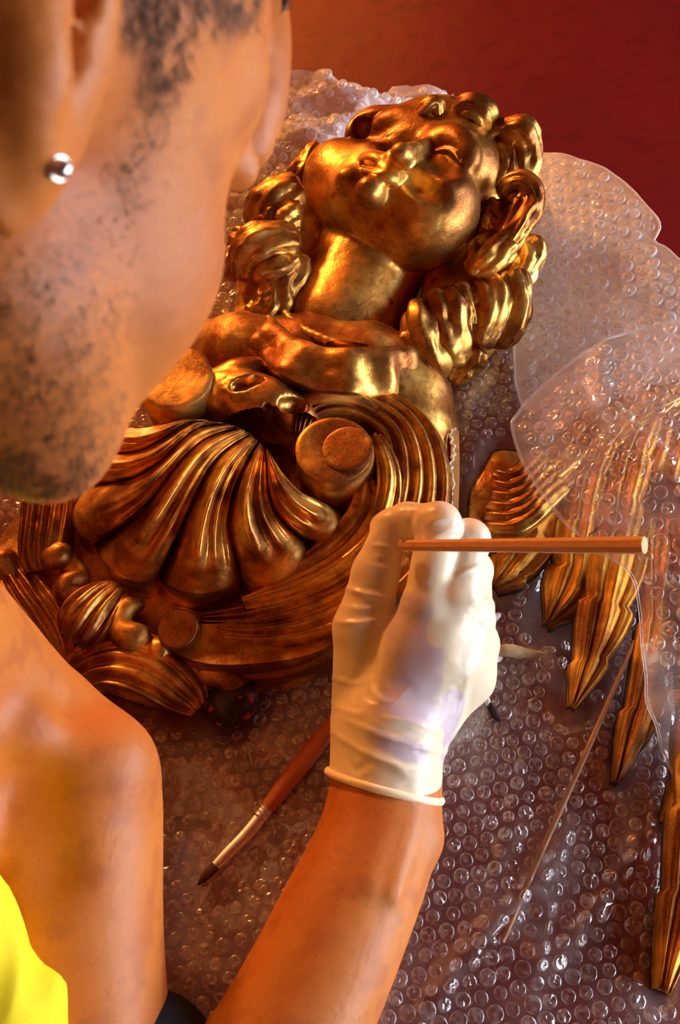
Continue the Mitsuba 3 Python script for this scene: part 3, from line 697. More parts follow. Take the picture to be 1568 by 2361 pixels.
# ---- torso and base board
from shapely.geometry import Polygon as _Poly
def board(outline, z0, z1, bevel=0.004):
    a = _Poly([tuple(P(x, y, z1)[:2]) for x, y in outline]).buffer(0)
    lo = trimesh.creation.extrude_polygon(a, z1 - z0 - bevel, engine='earcut'); lo.apply_translation([0, 0, z0])
    b = a.buffer(-bevel); b = max(b.geoms, key=lambda g: g.area) if hasattr(b, 'geoms') else b
    hi = trimesh.creation.extrude_polygon(b, bevel, engine='earcut'); hi.apply_translation([0, 0, z1 - bevel])
    return cat([lo, hi])
part(carv, 'base_board', board([(30, 1190), (80, 1150), (190, 1130), (330, 1000), (420, 900), (560, 830), (980, 900), (1012, 985), (1020, 1160), (930, 1300), (790, 1460), (620, 1540), (470, 1560), (330, 1600), (215, 1560), (150, 1480), (20, 1420), (-40, 1280)], 0.004, 0.030), 'm_gilt', 40)
to = Clay(P(300, 1300, 0) - [0, 0, .0], [P(1100, 900, 0)[0], P(700, 620, 0)[1], .13], 0.002)
to.chain([P(450, 830, .03), P(560, 830, .04), P(700, 850, .038), P(840, 880, .036), P(940, 930, .03)], [.026, .034, .04, .042, .034], .012)
to.chain([P(900, 940, .03), P(945, 1010, .026), P(968, 1100, .022), P(965, 1180, .02)], [.036, .033, .026, .022], .012)
to.chain([P(700, 960, .03), P(820, 1010, .03)], [.03, .03], .012)
part(carv, 'torso', roughen(to.mesh(4), .0016, 45, 4), 'm_gilt_brown', True)

# collar band around the neck
na, nb = P(760, 830, .02), P(880, 560, .04)
def collar():
    n = 90
    c = spline([P(585, 728, .058), P(628, 800, .078), P(735, 846, .088), P(850, 858, .082), P(945, 850, .062), P(1000, 840, .03)], n)
    ax = (nb - na) / np.linalg.norm(nb - na)
    rel = c - na; up = rel - (rel @ ax)[:, None] * ax; up /= np.linalg.norm(up, axis=1, keepdims=True)
    hw = np.interp(np.linspace(0, 1, n), [0, .25, .6, .85, 1], [.013, .017, .018, .016, .012])
    def prof(S, TT):
        w = np.sin(TT * 2 * np.pi * 6.5 + 1.2 * np.sin(TT * 9)) * (0.35 + 0.65 * np.clip(S * .5 + .5, 0, 1))
        return 0.004 * (1 - S ** 4) + 0.0032 * w + 0.002 * np.clip(S, 0, 1)
    t = np.gradient(c, axis=0); t /= np.linalg.norm(t, axis=1, keepdims=True)
    side = np.cross(t, up); side /= np.linalg.norm(side, axis=1, keepdims=True)
    S, TT = np.meshgrid(np.linspace(-1, 1, 21), np.linspace(0, 1, n), indexing='ij')
    if side[n // 2] @ ax > 0: side = -side
    V = c[None] + (S * hw[None])[..., None] * side[None] + prof(S, TT)[..., None] * up[None]
    return skirted(V, -up[[0] + list(range(n)) + [n - 1]][1:-1] * .014)
part(carv, 'collar', roughen(collar(), .0014, 70, 6), 'm_gilt', True)

# ---- discs of the volutes
def disc(c, r, h, bsdf, name, tilt=(0, 0, 1), rim=0.0015, dish=0.0):
    pr = [(0, h + dish), (r * .55, h + dish * .6), (r * .86, h), (r * .95, h - rim * .3), (r, h - rim), (r * .985, h * .5), (r * .93, -.012), (0, -.012)]
    pr = pr[::-1]
    m = placed(lathe(pr, 64), c - h * np.asarray(tilt) / np.linalg.norm(tilt), tilt)
    if m.volume < 0: m.invert()
    return part(carv, name, roughen(m.subdivide() if False else m, .0006, 60, 3), bsdf, 35)
disc(P(402, 868, .088), .0265, .036, 'm_gilt_brown', 'volute_disc', (-.05, -.02, 1))
disc(P(770, 1034, .084), .0258, .034, 'm_gilt_brown', 'volute_disc', (.0, -.03, 1), dish=-.001)
disc(P(800, 1032, .0862), .0172, .012, 'm_gilt_brown', 'volute_disc', (-.14, -.02, 1), rim=.0008)
disc(P(408, 1448, .054), .0132, .026, 'm_gilt_brown', 'volute_disc', (-.1, -.1, 1))

# ---- scroll bands
def ridged(nr, a, dome=.004, tilt=0.0, sharp=1.0, seed=0, fade=0.0):
    def f(S, TT):
        ph = nfbm(np.stack([S * 1.2, TT * 5, np.full_like(S, seed + .5)], -1), 2, seed) - .5
        e = 1 - fade * TT
        return dome * (1 - S ** 2) + a * e * (np.abs(np.cos(S * np.pi * nr / 2 + .6 * ph)) ** sharp - .5) + tilt * S + .0015 * ph
    return f
G = [(690, 1008, .066), (706, 955, .068), (768, 922, .07), (850, 930, .068), (925, 975, .064), (962, 1060, .06), (960, 1160, .055), (905, 1275, .05), (800, 1365, .046), (680, 1418, .044), (560, 1440, .044), (465, 1440, .042)]
part(carv, 'scroll_band', sweep([P(*p) for p in G], [.006, .009, .012, .015, .019, .022, .0235, .024, .022, .019, .014, .007], ridged(5, .0052, .004, seed=1), 41, 150, skirt=.03), 'm_gilt', True)
G2 = [(862, 1010, .07), (893, 1075, .068), (892, 1160, .062), (845, 1250, .056), (760, 1320, .051), (660, 1365, .048), (560, 1395, .046)]
part(carv, 'scroll_band', sweep([P(*p) for p in G2], [.006, .008, .009, .010, .010, .009, .005], ridged(2, .0036, .006, seed=2), 21, 90, skirt=.03), 'm_gilt', True)
G3 = [(835, 1090, .06), (842, 1150, .058), (800, 1225, .054), (730, 1285, .05), (650, 1330, .048)]
part(carv, 'scroll_band', sweep([P(*p) for p in G3], [.006, .0085, .009, .008, .004], ridged(2, .003, .005, seed=3), 17, 70, skirt=.03), 'm_gilt_brown', True)
G4 = [(405, 1470, .04), (470, 1490, .043), (560, 1488, .044), (660, 1475, .042), (775, 1440, .036)]
part(carv, 'scroll_band', sweep([P(*p) for p in G4], [.009, .0135, .0155, .016, .012], lambda S, T_: .003 * S ** 2 + .004 * (1 - T_) - .0065 * np.exp(-((T_ - .72) / .13) ** 2 - ((S + .1) / .42) ** 2), 31, 90, skirt=.03), 'm_gilt_brown', True)
G5 = [(470, 1530, .03), (580, 1548, .03), (690, 1530, .03), (780, 1492, .03)]
part(carv, 'scroll_band', sweep([P(*p) for p in G5], [.005, .006, .006, .004], ridged(1, .002, .003, seed=5), 11, 50, skirt=.024), 'm_gilt_brown', True)
part(carv, 'scroll_rim', tube([P(684, 950, .07), P(706, 926, .074), P(752, 914, .077), P(815, 920, .075), P(872, 948, .07)], [.004, .0055, .0055, .005, .003], 16), 'm_gilt_brown', True)

# drapery knot between the volutes
dk = Clay(P(440, 1100, 0), [P(760, 800, 0)[0], P(600, 760, 0)[1], .12], 0.0016)
dk.chain([P(478, 905, .060), P(540, 920, .068), P(610, 945, .068), P(662, 985, .064), P(690, 1020, .06)], [.014, .0175, .0195, .0195, .014], .008, n=16)
dk.ell(P(560, 868, .066), (.018, .012, .010), None, .006)
dk.chain([P(505, 880, .07), P(545, 862, .074), P(605, 850, .07)], [.006, .008, .005], .006, n=10)
dk.chain([P(545, 893, .088), P(575, 884, .088), P(600, 880, .086)], [.0035, .0045, .003], .003, cut=True, n=8)
dk.chain([P(655, 935, .086), P(672, 932, .086), P(690, 938, .08)], [.004, .0055, .004], .003, cut=True, n=8)
dk.chain([P(622, 925, .084), P(618, 950, .086), P(626, 975, .086)], [.0015, .0022, .0015], .003, cut=True, n=8)
part(carv, 'drapery', roughen(dk.mesh(3), .0018, 70, 5), 'm_gilt', True)

# ---- scallop shell
shell = key_for(f'{carv}__shell')
HZ = lambda t: .074 + .020 * math.sin(min(t, 1) * 2.2) * 1.0 - .040 * t ** 2.2
GR = {'A': [(612, 1036), (616, 1090), (630, 1172), (668, 1219), (712, 1250)],
      'R': [(616, 1032), (650, 1085), (700, 1135), (750, 1158), (784, 1178)],
      'B': [(598, 1015), (560, 1085), (536, 1149), (528, 1206), (542, 1283), (556, 1335)],
      'C': [(580, 1000), (509, 1050), (458, 1130), (418, 1222), (368, 1340)],
      'D': [(555, 985), (477, 1010), (394, 1091), (324, 1181), (224, 1256)],
      'E': [(530, 978), (460, 985), (400, 1035), (318, 1096), (205, 1118)],
      'F': [(500, 972), (440, 974), (375, 1012), (318, 1040), (220, 1040)],
      'G': [(470, 968), (420, 968), (370, 978), (320, 985), (270, 975)]}
def flute(gl, gr, bulge, seed, n=70, ns=33, big=-.3, lift=0.0):
    L = spline(np.column_stack([GR[gl], np.zeros(len(GR[gl]))]), n)[:, :2]; R = spline(np.column_stack([GR[gr], np.zeros(len(GR[gr]))]), n)[:, :2]
    s = np.linspace(-1, 1, ns); tt = np.linspace(0, 1, n)
    V = np.zeros((ns, n, 3))
    for i, a in enumerate(s):
        w = (a + 1) / 2
        bl = np.array(bulge) * (1 - abs(a) ** 2.4)
        for j, t in enumerate(tt):
            q = L[j] * (1 - w) + R[j] * w + bl * t ** 3
            fade = float(np.clip((0.93 - t) / .16, 0, 1)); fade = fade * fade * (3 - 2 * fade)
            amp = .0092 * math.sin(min(1, t * 1.6 + .18) * np.pi / 2)
            rid = fade * (math.exp(-((a - big) / .30) ** 2) + .62 * math.exp(-((a + big * 1.7) / .17) ** 2) + .3 * math.exp(-((a - .86) / .10) ** 2))
            edge = -.010 * math.sin(min(1, t * 2) * np.pi / 2) * max(0, (abs(a) - .84) / .16) ** 1.5
            z = HZ(t) + lift + amp * rid + edge + .004 * (1 - a * a)
            V[i, j] = P(q[0], q[1], z)
    return roughen(skirted(V, (0, 0, -.022)), .0006, 130, seed)
for k, (a, b, bu, big) in enumerate([('A', 'R', (28, 18), .25), ('B', 'A', (22, 42), -.28), ('C', 'B', (2, 34), -.22), ('D', 'C', (-22, 30), -.3), ('E', 'D', (-48, 12), -.15), ('F', 'E', (-26, -4), -.2), ('G', 'F', (-20, 0), -.2)]):
    part(shell, 'flute', flute(a, b, bu, k, big=big), 'm_gilt', True)

# ---- lower left ornament
part(carv, 'fluted_leaf', sweep([P(108, 1140, .05), P(100, 1210, .052), P(92, 1275, .05), P(96, 1318, .046)], [.016, .0155, .014, .010], ridged(4, .005, .003, seed=7, fade=.75), 31, 50, skirt=.03, ends=.1), 'm_gilt', True)
def blob(name, balls, bsdf='m_gilt', h=.0016, k=.005, rough=.0008, cuts=()):
    pts = np.array([P(*b[:3]) for b in balls]); r = np.array([b[3] for b in balls])
    c = Clay((pts - r[:, None]).min(0) - .008, (pts + r[:, None]).max(0) + .008, h)
    c.chain(pts, r, k, n=max(8, 3 * len(balls)) if len(balls) > 2 else 0)
    if len(balls) == 1: c.ball(pts[0], r[0])
    for q in cuts: c.chain([P(*x[:3]) for x in q], [x[3] for x in q], .002, cut=True)
    return part(carv, name, roughen(c.mesh(3), rough, 80, 3), bsdf, True)
blob('bulb', [(118, 1290, .045, .0095), (136, 1280, .046, .0095)])
blob('curl', [(196, 1335, .046, .0035), (158, 1342, .05, .0048), (146, 1362, .05, .0048), (170, 1378, .049, .0045), (212, 1366, .046, .003)], 'm_gilt_brown')
blob('curl', [(318, 1392, .042, .0045), (284, 1408, .046, .0055), (272, 1438, .047, .006), (290, 1468, .047, .0065), (320, 1466, .046, .0075)], 'm_gilt_brown')
part(carv, 'leaf', sweep([P(275, 1352, .044), P(232, 1382, .052), P(196, 1425, .053), P(170, 1482, .042)], [.006, .0145, .018, .011], ridged(4, .0045, .005, seed=9), 31, 50, skirt=.03, ends=.15), 'm_gilt', True)
blob('knob', [(368, 1505, .038, .0105), (356, 1520, .036, .009)], 'm_gilt')
blob('knob', [(8, 1300, .04, .011), (24, 1320, .038, .009)], 'm_gilt')
blob('knob', [(165, 1305, .036, .008), (186, 1322, .036, .006)], 'm_gilt_brown')
part(carv, 'leaf', sweep([P(165, 1560, .03), P(235, 1520, .04), P(320, 1525, .042), P(400, 1570, .036), P(462, 1632, .024)], [.012, .018, .02, .018, .008], ridged(4, .004, .005, seed=11), 31, 60, skirt=.022, ends=.08), 'm_gilt', True)
part(carv, 'leaf', sweep([P(20, 1320, .038), P(62, 1390, .042), P(104, 1450, .04), P(140, 1530, .03)], [.014, .019, .018, .012], ridged(5, .0048, .004, seed=13), 31, 50, skirt=.03, ends=.1), 'm_gilt', True)
part(carv, 'leaf', sweep([P(-30, 1390, .036), P(20, 1440, .038), P(60, 1500, .034)], [.014, .018, .014], ridged(4, .004, .004, seed=14), 25, 40, skirt=.03, ends=.1), 'm_gilt', True)
blob('ball', [(528, 1628, .018, .0155), (545, 1612, .02, .0145)], 'm_gilt_dark')
blob('curl', [(470, 1560, .028, .005), (500, 1552, .03, .006), (528, 1566, .03, .006), (545, 1590, .026, .006)], 'm_gilt_brown')

# broken right edge: bare wood with a rim of white gesso
part(carv, 'bare_wood_edge', sweep([P(1049, 992, .048), P(1050, 1080, .047), P(1047, 1180, .044)], [.0028, .003, .003], lambda S, T_: 0 * S, 5, 30, skirt=.044), 'm_bare_wood', 30, label='strip of bare pale wood along the broken edge')
rge = np.random.default_rng(21)
ge = np.array([P(1043 + rge.uniform(-4, 3) - 4 * math.sin(k * .45) + (8 if k == 0 else 0), 988 + 5.0 * k, .0495) for k in range(38)])
part(carv, 'gesso_edge', tube(ge, [.0006 + .0009 * rge.uniform() ** 2 for k in range(38)], 8, 150), 'm_gesso', True, label='ragged white gesso line along the broken edge')
# ------------------------------------------------------------------ the restorer
def skin_colour(p, n, uv):
    base = mix(srgb(184, 97, 40), srgb(204, 122, 52), fbm(p.x * 30, p.y * 30, p.z * 30, 2))
    base = mix(base, srgb(150, 70, 46), 0.3 * smoothstep(0.5, 0.75, fbm(p.x * 75, p.y * 75, p.z * 75 + 3, 2)))
    base = mix(base, srgb(110, 54, 36), 0.4 * smoothstep(0.76, 0.88, noise(p.x * 2100, p.y * 2100, p.z * 2100)))          # follicles
    st = fbm(p.x * 900, p.y * 900 + p.z * 300, p.z * 500 - p.x * 200, 2)
    base = mix(base, (0.10, 0.05, 0.045), smoothstep(0.02, 0.9, uv.x) * (0.10 + 0.35 * smoothstep(0.4, 0.65, st)))
    return base
scene['m_skin'] = {'type': 'bumpmap', 'scale': 1.0, 'arbitrary': proc(lambda p, n, uv: 0.00025 * fbm(p.x * 300, p.y * 300, p.z * 300, 2), 4e-4),
                   'bsdf': {'type': 'principled', 'base_color': proc(skin_colour), 'roughness': 0.48, 'specular': 0.4}}
scene['m_latex'] = {'type': 'bumpmap', 'scale': 1.0, 'arbitrary': proc(lambda p, n, uv: 0.0009 * fbm(p.x * 110, p.y * 170, p.z * 110, 3), 4e-4),
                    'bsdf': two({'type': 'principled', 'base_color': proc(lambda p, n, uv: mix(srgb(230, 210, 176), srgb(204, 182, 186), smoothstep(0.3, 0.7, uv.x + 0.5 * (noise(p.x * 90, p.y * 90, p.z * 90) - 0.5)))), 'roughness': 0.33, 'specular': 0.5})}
scene['m_latex_rim'] = two({'type': 'principled', 'base_color': rgb(*srgb(250, 232, 190)), 'roughness': 0.4})
scene['m_shirt'] = two({'type': 'principled', 'base_color': proc(lambda p, n, uv: mix(srgb(252, 222, 10), srgb(255, 232, 30), fbm(p.x * 40, p.y * 40, p.z * 40))), 'roughness': 0.8, 'sheen': 0.4})
scene['m_trousers'] = two({'type': 'principled', 'base_color': rgb(.008, .008, .010), 'roughness': 0.9})
scene['m_hair'] = two({'type': 'principled', 'base_color': proc(lambda p, n, uv: mix((0.02, .012, .010), (.06, .035, .025), fbm(p.x * 300, p.y * 300, p.z * 120))), 'roughness': 0.6})
scene['m_steel'] = two({'type': 'roughconductor', 'material': 'Cr', 'alpha': 0.12})
scene['m_gem'] = two({'type': 'principled', 'base_color': rgb(.9, .9, .92), 'metallic': .9, 'roughness': .08})

def cv(x, y, z): return x * RGT + y * UPV - z * FWD
hR, hU, hF = cv(.77, -.36, .51), cv(.3, .93, .2), cv(.55, 0, -.83)
hR /= np.linalg.norm(hR); hF -= (hF @ hR) * hR; hF /= np.linalg.norm(hF); hU = np.cross(hR, hF)
if hU @ UPV < 0: hU = -hU
HX = np.array([hR, hU, hF])

body = Clay((-.42, -.24, -.32), (.13, .46, .70), 0.0021)
def bl(px, py, d, r, k=.014, cut=False): body.ball(PD(px, py, d), r, k, cut)
# skull, face
cr = PD(150, 110, .205) - hR * .070 + hU * .038
body.ell(cr, (.074, .098, .094), HX, .02)
N0 = PD(566, 330, .319)                       # the face is built on both sides of its middle plane
def mir(p, o=N0): p = np.asarray(p, float); return p - 2 * ((p - o) @ hR) * hR
_cone, _ell = body.cone, body.ell
def cone_both(a, b, r1, r2=None, k=.004, cut=False): _cone(a, b, r1, r2, k, cut); ((np.asarray(a) - N0) @ hR > .004) and ((np.asarray(b) - N0) @ hR > .004) and _cone(mir(a), mir(b), r1, r2, k, cut)
def ell_both(c, r, axes=None, k=.004, cut=False): _ell(c, r, axes, k, cut); ((np.asarray(c) - N0) @ hR > .004) and _ell(mir(c), r, axes, k, cut)
body.cone, body.ell = cone_both, ell_both
body.ell(PD(245, 205, .268), (.026, .040, .040), HX, .02)
bl(482, 10, .302, .0190); bl(432, 175, .287, .0225, .012); bl(352, 420, .286, .0172, .012); bl(352, 570, .291, .0188, .008); bl(345, 640, .291, .0165, .010)
body.ell(PD(205, 470, .272), (.026, .036, .030), HX, .02)
body.ell(PD(165, 680, .272), (.022, .030, .030), HX, .02)
bl(300, 720, .286, .0160, .010); bl(222, 820, .286, .0162, .010); bl(165, 910, .285, .0142, .010); bl(116, 1038, .286, .0134, .012); bl(0, 955, .28, .0155); bl(-120, 820, .262, .020)
body.chain([PD(-60, 600, .242), PD(50, 820, .266), PD(110, 1000, .284)], [.026, .019, .0135], .014, n=8)
# nose and lips (turned away: the near wing and nostril show)
body.chain([PD(578, -40, .335), PD(580, 130, .326), PD(566, 315, .319)], [.0085, .0092, .0078], .010, n=8)
bl(540, 380, .303, .0078, .005); bl(562, 342, .318, .0072, .006)
bl(549, 434, .2965, .0042, .001, True)
body.chain([PD(455, 550, .308), PD(480, 568, .312)], [.008, .0055], .006)
body.chain([PD(445, 628, .308), PD(470, 632, .312)], [.008, .0055], .006)
body.cone, body.ell = _cone, _ell
# ears
for p_, r_ in ((mir(PD(100, 130, .196), cr), (.0058, .036, .0155)),): body.ell(p_, r_, HX, .006)
EO = PD(100, 130, .196)
body.ell(EO, (.0058, .036, .0155), HX, .006)
body.chain([PD(165, -10, .202), PD(130, -120, .196), PD(80, -110, .19), PD(58, 40, .188), PD(62, 200, .19), PD(72, 330, .196)], [.0032, .004, .0042, .0042, .004, .0036], .004, n=24)
body.ell(PD(84, 350, .199), (.0042, .0085, .0066), HX, .004)
body.ell(PD(146, 124, .196), (.013, .0065, .0034), HX, .002, True); body.ell(PD(160, -14, .196), (.010, .006, .004), HX, .003, True)
bl(182, 130, .2075, .0052, .006)
body.chain([PD(60, -40, .19), PD(75, 90, .1885), PD(105, 210, .191)], [.003, .0036, .003], .005, n=10)
# neck, shoulder, chest
body.chain([cr - hU * .03 - hF * .03, PD(-480, 900, .33), PD(-480, 1350, .45)], [.062, .056, .060], .03)
body.chain([PD(-420, 1420, .47), PD(-90, 1580, .53), PD(75, 1675, .545)], [.056, .042, .037], .02)
body.chain([PD(-60, 1660, .50), PD(70, 1690, .505), PD(190, 1760, .515)], [.008, .009, .012], .016)
body.chain([PD(-430, 1500, .48), PD(-570, 2300, .50), PD(-690, 3300, .62)], [.080, .080, .095], .04)
body.chain([PD(-90, 1900, .535), PD(-280, 2300, .53)], [.05, .05], .03)
body.chain([PD(-480, 1030, .37), PD(-280, 1480, .475)], [.058, .046], .02)
# right arm
bl(182, 1805, .548, .0395, .02)
body.chain([PD(182, 1805, .548), PD(170, 2010, .535), PD(174, 2300, .522), PD(235, 2620, .505), PD(330, 2860, .490)], [.0400, .0415, .0415, .036, .030], .014, n=14)
body.cone(PD(80, 1850, .488), PD(118, 2010, .486), .007, .006, .022, True); bl(255, 1760, .53, .020, .02)
body.chain([PD(330, 2860, .490), PD(520, 2600, .503), PD(678, 2361, .530), PD(806, 2090, .562), PD(880, 1900, .588), PD(895, 1780, .602)], [.030, .0345, .0345, .0328, .0303, .0298], .012, n=16)
bl(972, 1935, .578, .0105, .012)
for a, b in (((905, 1880), (850, 2050)), ((945, 1890), (905, 2060))):
    body.chain([PD(*a, .566), PD(*b, .538)], [.0028, .0028], .010)
# hand: five fingers curled round the stick
HAND = [([(893, 1790, .604), (905, 1690, .604)], [.029, .0285]),
        ([(850, 1690, .606), (950, 1500, .604), (985, 1405, .602)], [.020, .0165, .0142]), ([(895, 1690, .604), (1010, 1500, .603), (1048, 1385, .604)], [.019, .0165, .0138]),
        ([(940, 1680, .606), (1050, 1520, .610), (1082, 1430, .613)], [.019, .0160, .0132]), ([(970, 1670, .612), (1076, 1560, .620), (1098, 1485, .624)], [.018, .0145, .0118]),
        ([(850, 1680, .625), (940, 1500, .628), (1000, 1440, .630)], [.020, .019, .016]), ([(930, 1660, .628), (1040, 1540, .636)], [.019, .016])]
THUMB = [(838, 1650, .617), (838, 1450, .618), (866, 1322, .620), (902, 1212, .622)]
FINGERS = [([(985, 1400, .602), (1012, 1209, .607), (938, 1200, .620), (888, 1216, .628)], [.0134, .0112, .0098, .0084]),
           ([(1050, 1385, .604), (1080, 1247, .617), (1022, 1240, .634), (965, 1262, .642)], [.0132, .0112, .0095, .0082]),
           ([(1084, 1430, .612), (1090, 1315, .634), (1030, 1310, .650), (985, 1335, .652)], [.0126, .0104, .0088, .0076]),
           ([(1100, 1485, .622), (1098, 1402, .644), (1048, 1398, .653), (1008, 1420, .652)], [.0112, .0092, .0078, .0068])]
def sculpt_hand(c, o=0.0):
    for p, r in HAND: c.chain([PD(*q) for q in p], np.array(r) + o, .010)
    c.chain([PD(*q) for q in THUMB], np.array([.0185, .0168, .0128, .0092]) + o, .005)
    for p, r in FINGERS:
        c.chain([PD(*q) for q in p], np.array(r) + o, .0030)
    for p, r in FINGERS:
        for q, rr in zip(p[:2], r[:2]): c.ball(PD(*q) + UPV * 0, rr * 1.06 + o, .004)
sculpt_hand(body, -.0006)
bm = body.mesh(6)
comp = bm.split(only_watertight=False)
bm = max(comp, key=lambda m: len(m.faces))
# the left arm, propped on the table out of the frame
la = Clay((-.68, .06, -.02), (-.16, .72, .32), .003)
la.chain([(-.262, .20, .16), (-.345, .37, .20)], [.072, .066], .03)
la.chain([(-.345, .37, .20), (-.375, .42, .19), (-.53, .46, .085)], [.058, .054, .042], .02, n=8)
la.chain([(-.53, .46, .08), (-.47, .54, .075), (-.415, .615, .055)], [.042, .040, .029], .012, n=8)
la.chain([(-.415, .615, .05), (-.385, .655, .04)], [.024, .026], .01)
for k_ in range(4):
    b_ = np.array([-.400 + .020 * k_, .668 - .012 * k_, .032]); f_ = np.array([.45, .85, 0]) * (.9 + .12 * (k_ in (1, 2)))
    la.chain([b_, b_ + f_ * .032 + [0, 0, .008], b_ + f_ * .055 - [0, 0, .004], b_ + f_ * .072 - [0, 0, .018]], [.0105, .0095, .0085, .0072], .003)
la.chain([(-.372, .628, .035), (-.338, .640, .028), (-.315, .655, .020)], [.014, .011, .0085], .004)
bm = cat([bm, la.mesh(4)])
# where the beard and the cropped hair grow
def on_surface(m, pts):
    """the places of a mesh that lie under traced photograph pixels"""
    d = np.array([PD(x, y, 1.0) - CAM for x, y in pts])
    loc, ri, _ = m.ray.intersects_location(np.tile(CAM, (len(d), 1)), d, multiple_hits=False)
    return loc[np.argsort(ri)]
def near_lines(v, m, lines):
    from scipy.spatial import cKDTree
    out = np.zeros(len(v))
    for line, r, s in lines:
        c = spline(np.column_stack([np.array(line, float), np.zeros(len(line))]), 18)[:, :2] if len(line) > 1 else np.array(line, float)
        q = on_surface(m, c)
        if len(q):
            d, _ = cKDTree(q).query(v)
            out = np.maximum(out, s * np.clip(1.25 - d / r, 0, 1) ** .8)
    return out
BEARD = [([(330, 8), (380, 60), (385, 150)], .0085, 1.0), ([(420, 12), (520, 15), (590, 8)], .0055, .8), ([(310, 20), (360, 90)], .006, .8), ([(385, 180), (345, 290), (300, 400), (250, 500), (200, 580)], .0085, .55),
         ([(200, 560), (150, 660), (110, 760), (150, 860)], .0165, .62), ([(60, 700), (120, 800), (60, 880)], .015, .6), ([(240, 640), (230, 760)], .012, .35), ([(30, 1070), (110, 1115), (170, 1080)], .011, .95), ([(100, 1000), (190, 1020)], .012, .6), ([(250, 950), (220, 1040)], .008, .4)]
def beard_mask(v): return near_lines(v, bm, BEARD)
bv = np.array(bm.vertices)
def pix_y(v):
    rel = v - CAM; return 1180.5 - FPX * (rel @ UPV) / (rel @ FWD)
person = thing('person', 'man in a yellow sleeveless shirt and white latex glove leaning over the gilded carving', 'person')
part(person, 'body', bm, 'm_skin', True, uv=np.column_stack([beard_mask(bv), np.zeros(len(bv))]))

# beard stubble and temple hair: short strands on the skin
bn = np.array(bm.vertex_normals); bk = beard_mask(bv)
rg = np.random.default_rng(11)
cand = np.nonzero((bk > .03) & (((CAM - bv) * bn).sum(1) > 0))[0]
pick = rg.choice(cand, 5200, p=bk[cand] / bk[cand].sum())
tang = np.stack([rg.normal(0, 1, len(pick)) for _ in range(3)], 1) * .0011
root = bv[pick] + tang - (tang * bn[pick]).sum(1)[:, None] * bn[pick] - bn[pick] * .0004
clump = nfbm(root * 160, 2, 5); okc = clump > .40; root, pick = root[okc], pick[okc]
hair_mask = near_lines(root, bm, BEARD[:3])
up_t = hair_mask > .15
grow = np.where(up_t[:, None], -hU * .9 + hF * .25, -hU * .9 + hF * .2) + bn[pick] * .38 + rg.normal(0, .22, (len(pick), 3))
grow /= np.linalg.norm(grow, axis=1, keepdims=True)
ln = np.where(up_t, rg.uniform(.003, .006, len(pick)), rg.uniform(.0016, .0036, len(pick)))
w0 = np.where(up_t, .00014, .00013)
sa = np.cross(grow, bn[pick]); sa /= np.linalg.norm(sa, axis=1, keepdims=True); sb = np.cross(grow, sa)
tri = [root + (sa * math.cos(t_) + sb * math.sin(t_)) * w0[:, None] for t_ in (0, 2.094, 4.189)]
tip = root + grow * ln[:, None]; N_ = len(root); i_ = np.arange(N_)
lash = [(PD(648 + 2 * k_, 30 - 6 * k_, .312), PD(664 + 3 * k_, 8 - 9 * k_, .316)) for k_ in range(9)] + [(PD(650, 24 - 5 * k_, .312), PD(676, 26 - 9 * k_, .314)) for k_ in range(6)]
strands = trimesh.Trimesh(np.vstack(tri + [tip]), np.vstack([np.stack([i_ + a_ * N_, i_ + b_ * N_, i_ + 3 * N_], 1) for a_, b_ in ((0, 1), (1, 2), (2, 0))]), process=False)
strands = cat([strands] + [tube([a_, (a_ * .5 + b_ * .5) + UPV * .0006, b_], [.0003, .00022, .00005], 5, 8) for a_, b_ in lash])
part(person, 'beard_stubble', strands, 'm_hair', False, label='dark short beard stubble and temple hair', kind='stuff')

# cropped hair over the skull (above the frame)
hc_ = Clay(cr - .15, cr + .15, .0025)
hc_.ell(cr + hU * .012 - hF * .012, (.075, .096, .094), HX, .01)
hc_.ell(cr - hU * .060 + hF * .105, (.14, .12, .115), HX, .01, True)
hc_.ell(cr - hU * .09 + hR * .05, (.12, .115, .09), HX, .01, True)
hc_.chain([PD(20, -200, .216), PD(-30, 60, .214), PD(-45, 300, .222), PD(-70, 460, .235)], [.014, .011, .010, .012], .008, n=10)
part(person, 'hair', roughen(hc_.mesh(3), .0012, 300, 4), 'm_hair', True, label='short dark cropped hair')

# latex glove over the hand, cuff open over the wrist
gl = Clay(PD(720, 1900, .64) - [.02, .06, .06], PD(1160, 1150, .66) + [.04, .08, .08], 0.00135)
gl.lo = np.minimum(gl.lo, 9)
sculpt_hand(gl, .0013)
ax0, ax1 = PD(893, 1690, .603), PD(884, 1822, .5955)
gax = (ax1 - ax0) / np.linalg.norm(ax1 - ax0)
gl.chain([ax0, ax1 + gax * .012], [.0305, .0350], .008)
cut_c = PD(886, 1812, .5965); cut_n = gax * .80 + RGT * (-.20) - UPV * .25; cut_n /= np.linalg.norm(cut_n)
X, Y, Z = [gl.lo[i] + gl.h * np.arange(gl.n[i]) for i in range(3)]
pl = (X[:, None, None] - cut_c[0]) * cut_n[0] + (Y[None, :, None] - cut_c[1]) * cut_n[1] + (Z[None, None, :] - cut_c[2]) * cut_n[2]
gl.g = np.maximum(gl.g, pl.astype(np.float32))
gm = gl.mesh(5)
gv = np.array(gm.vertices)
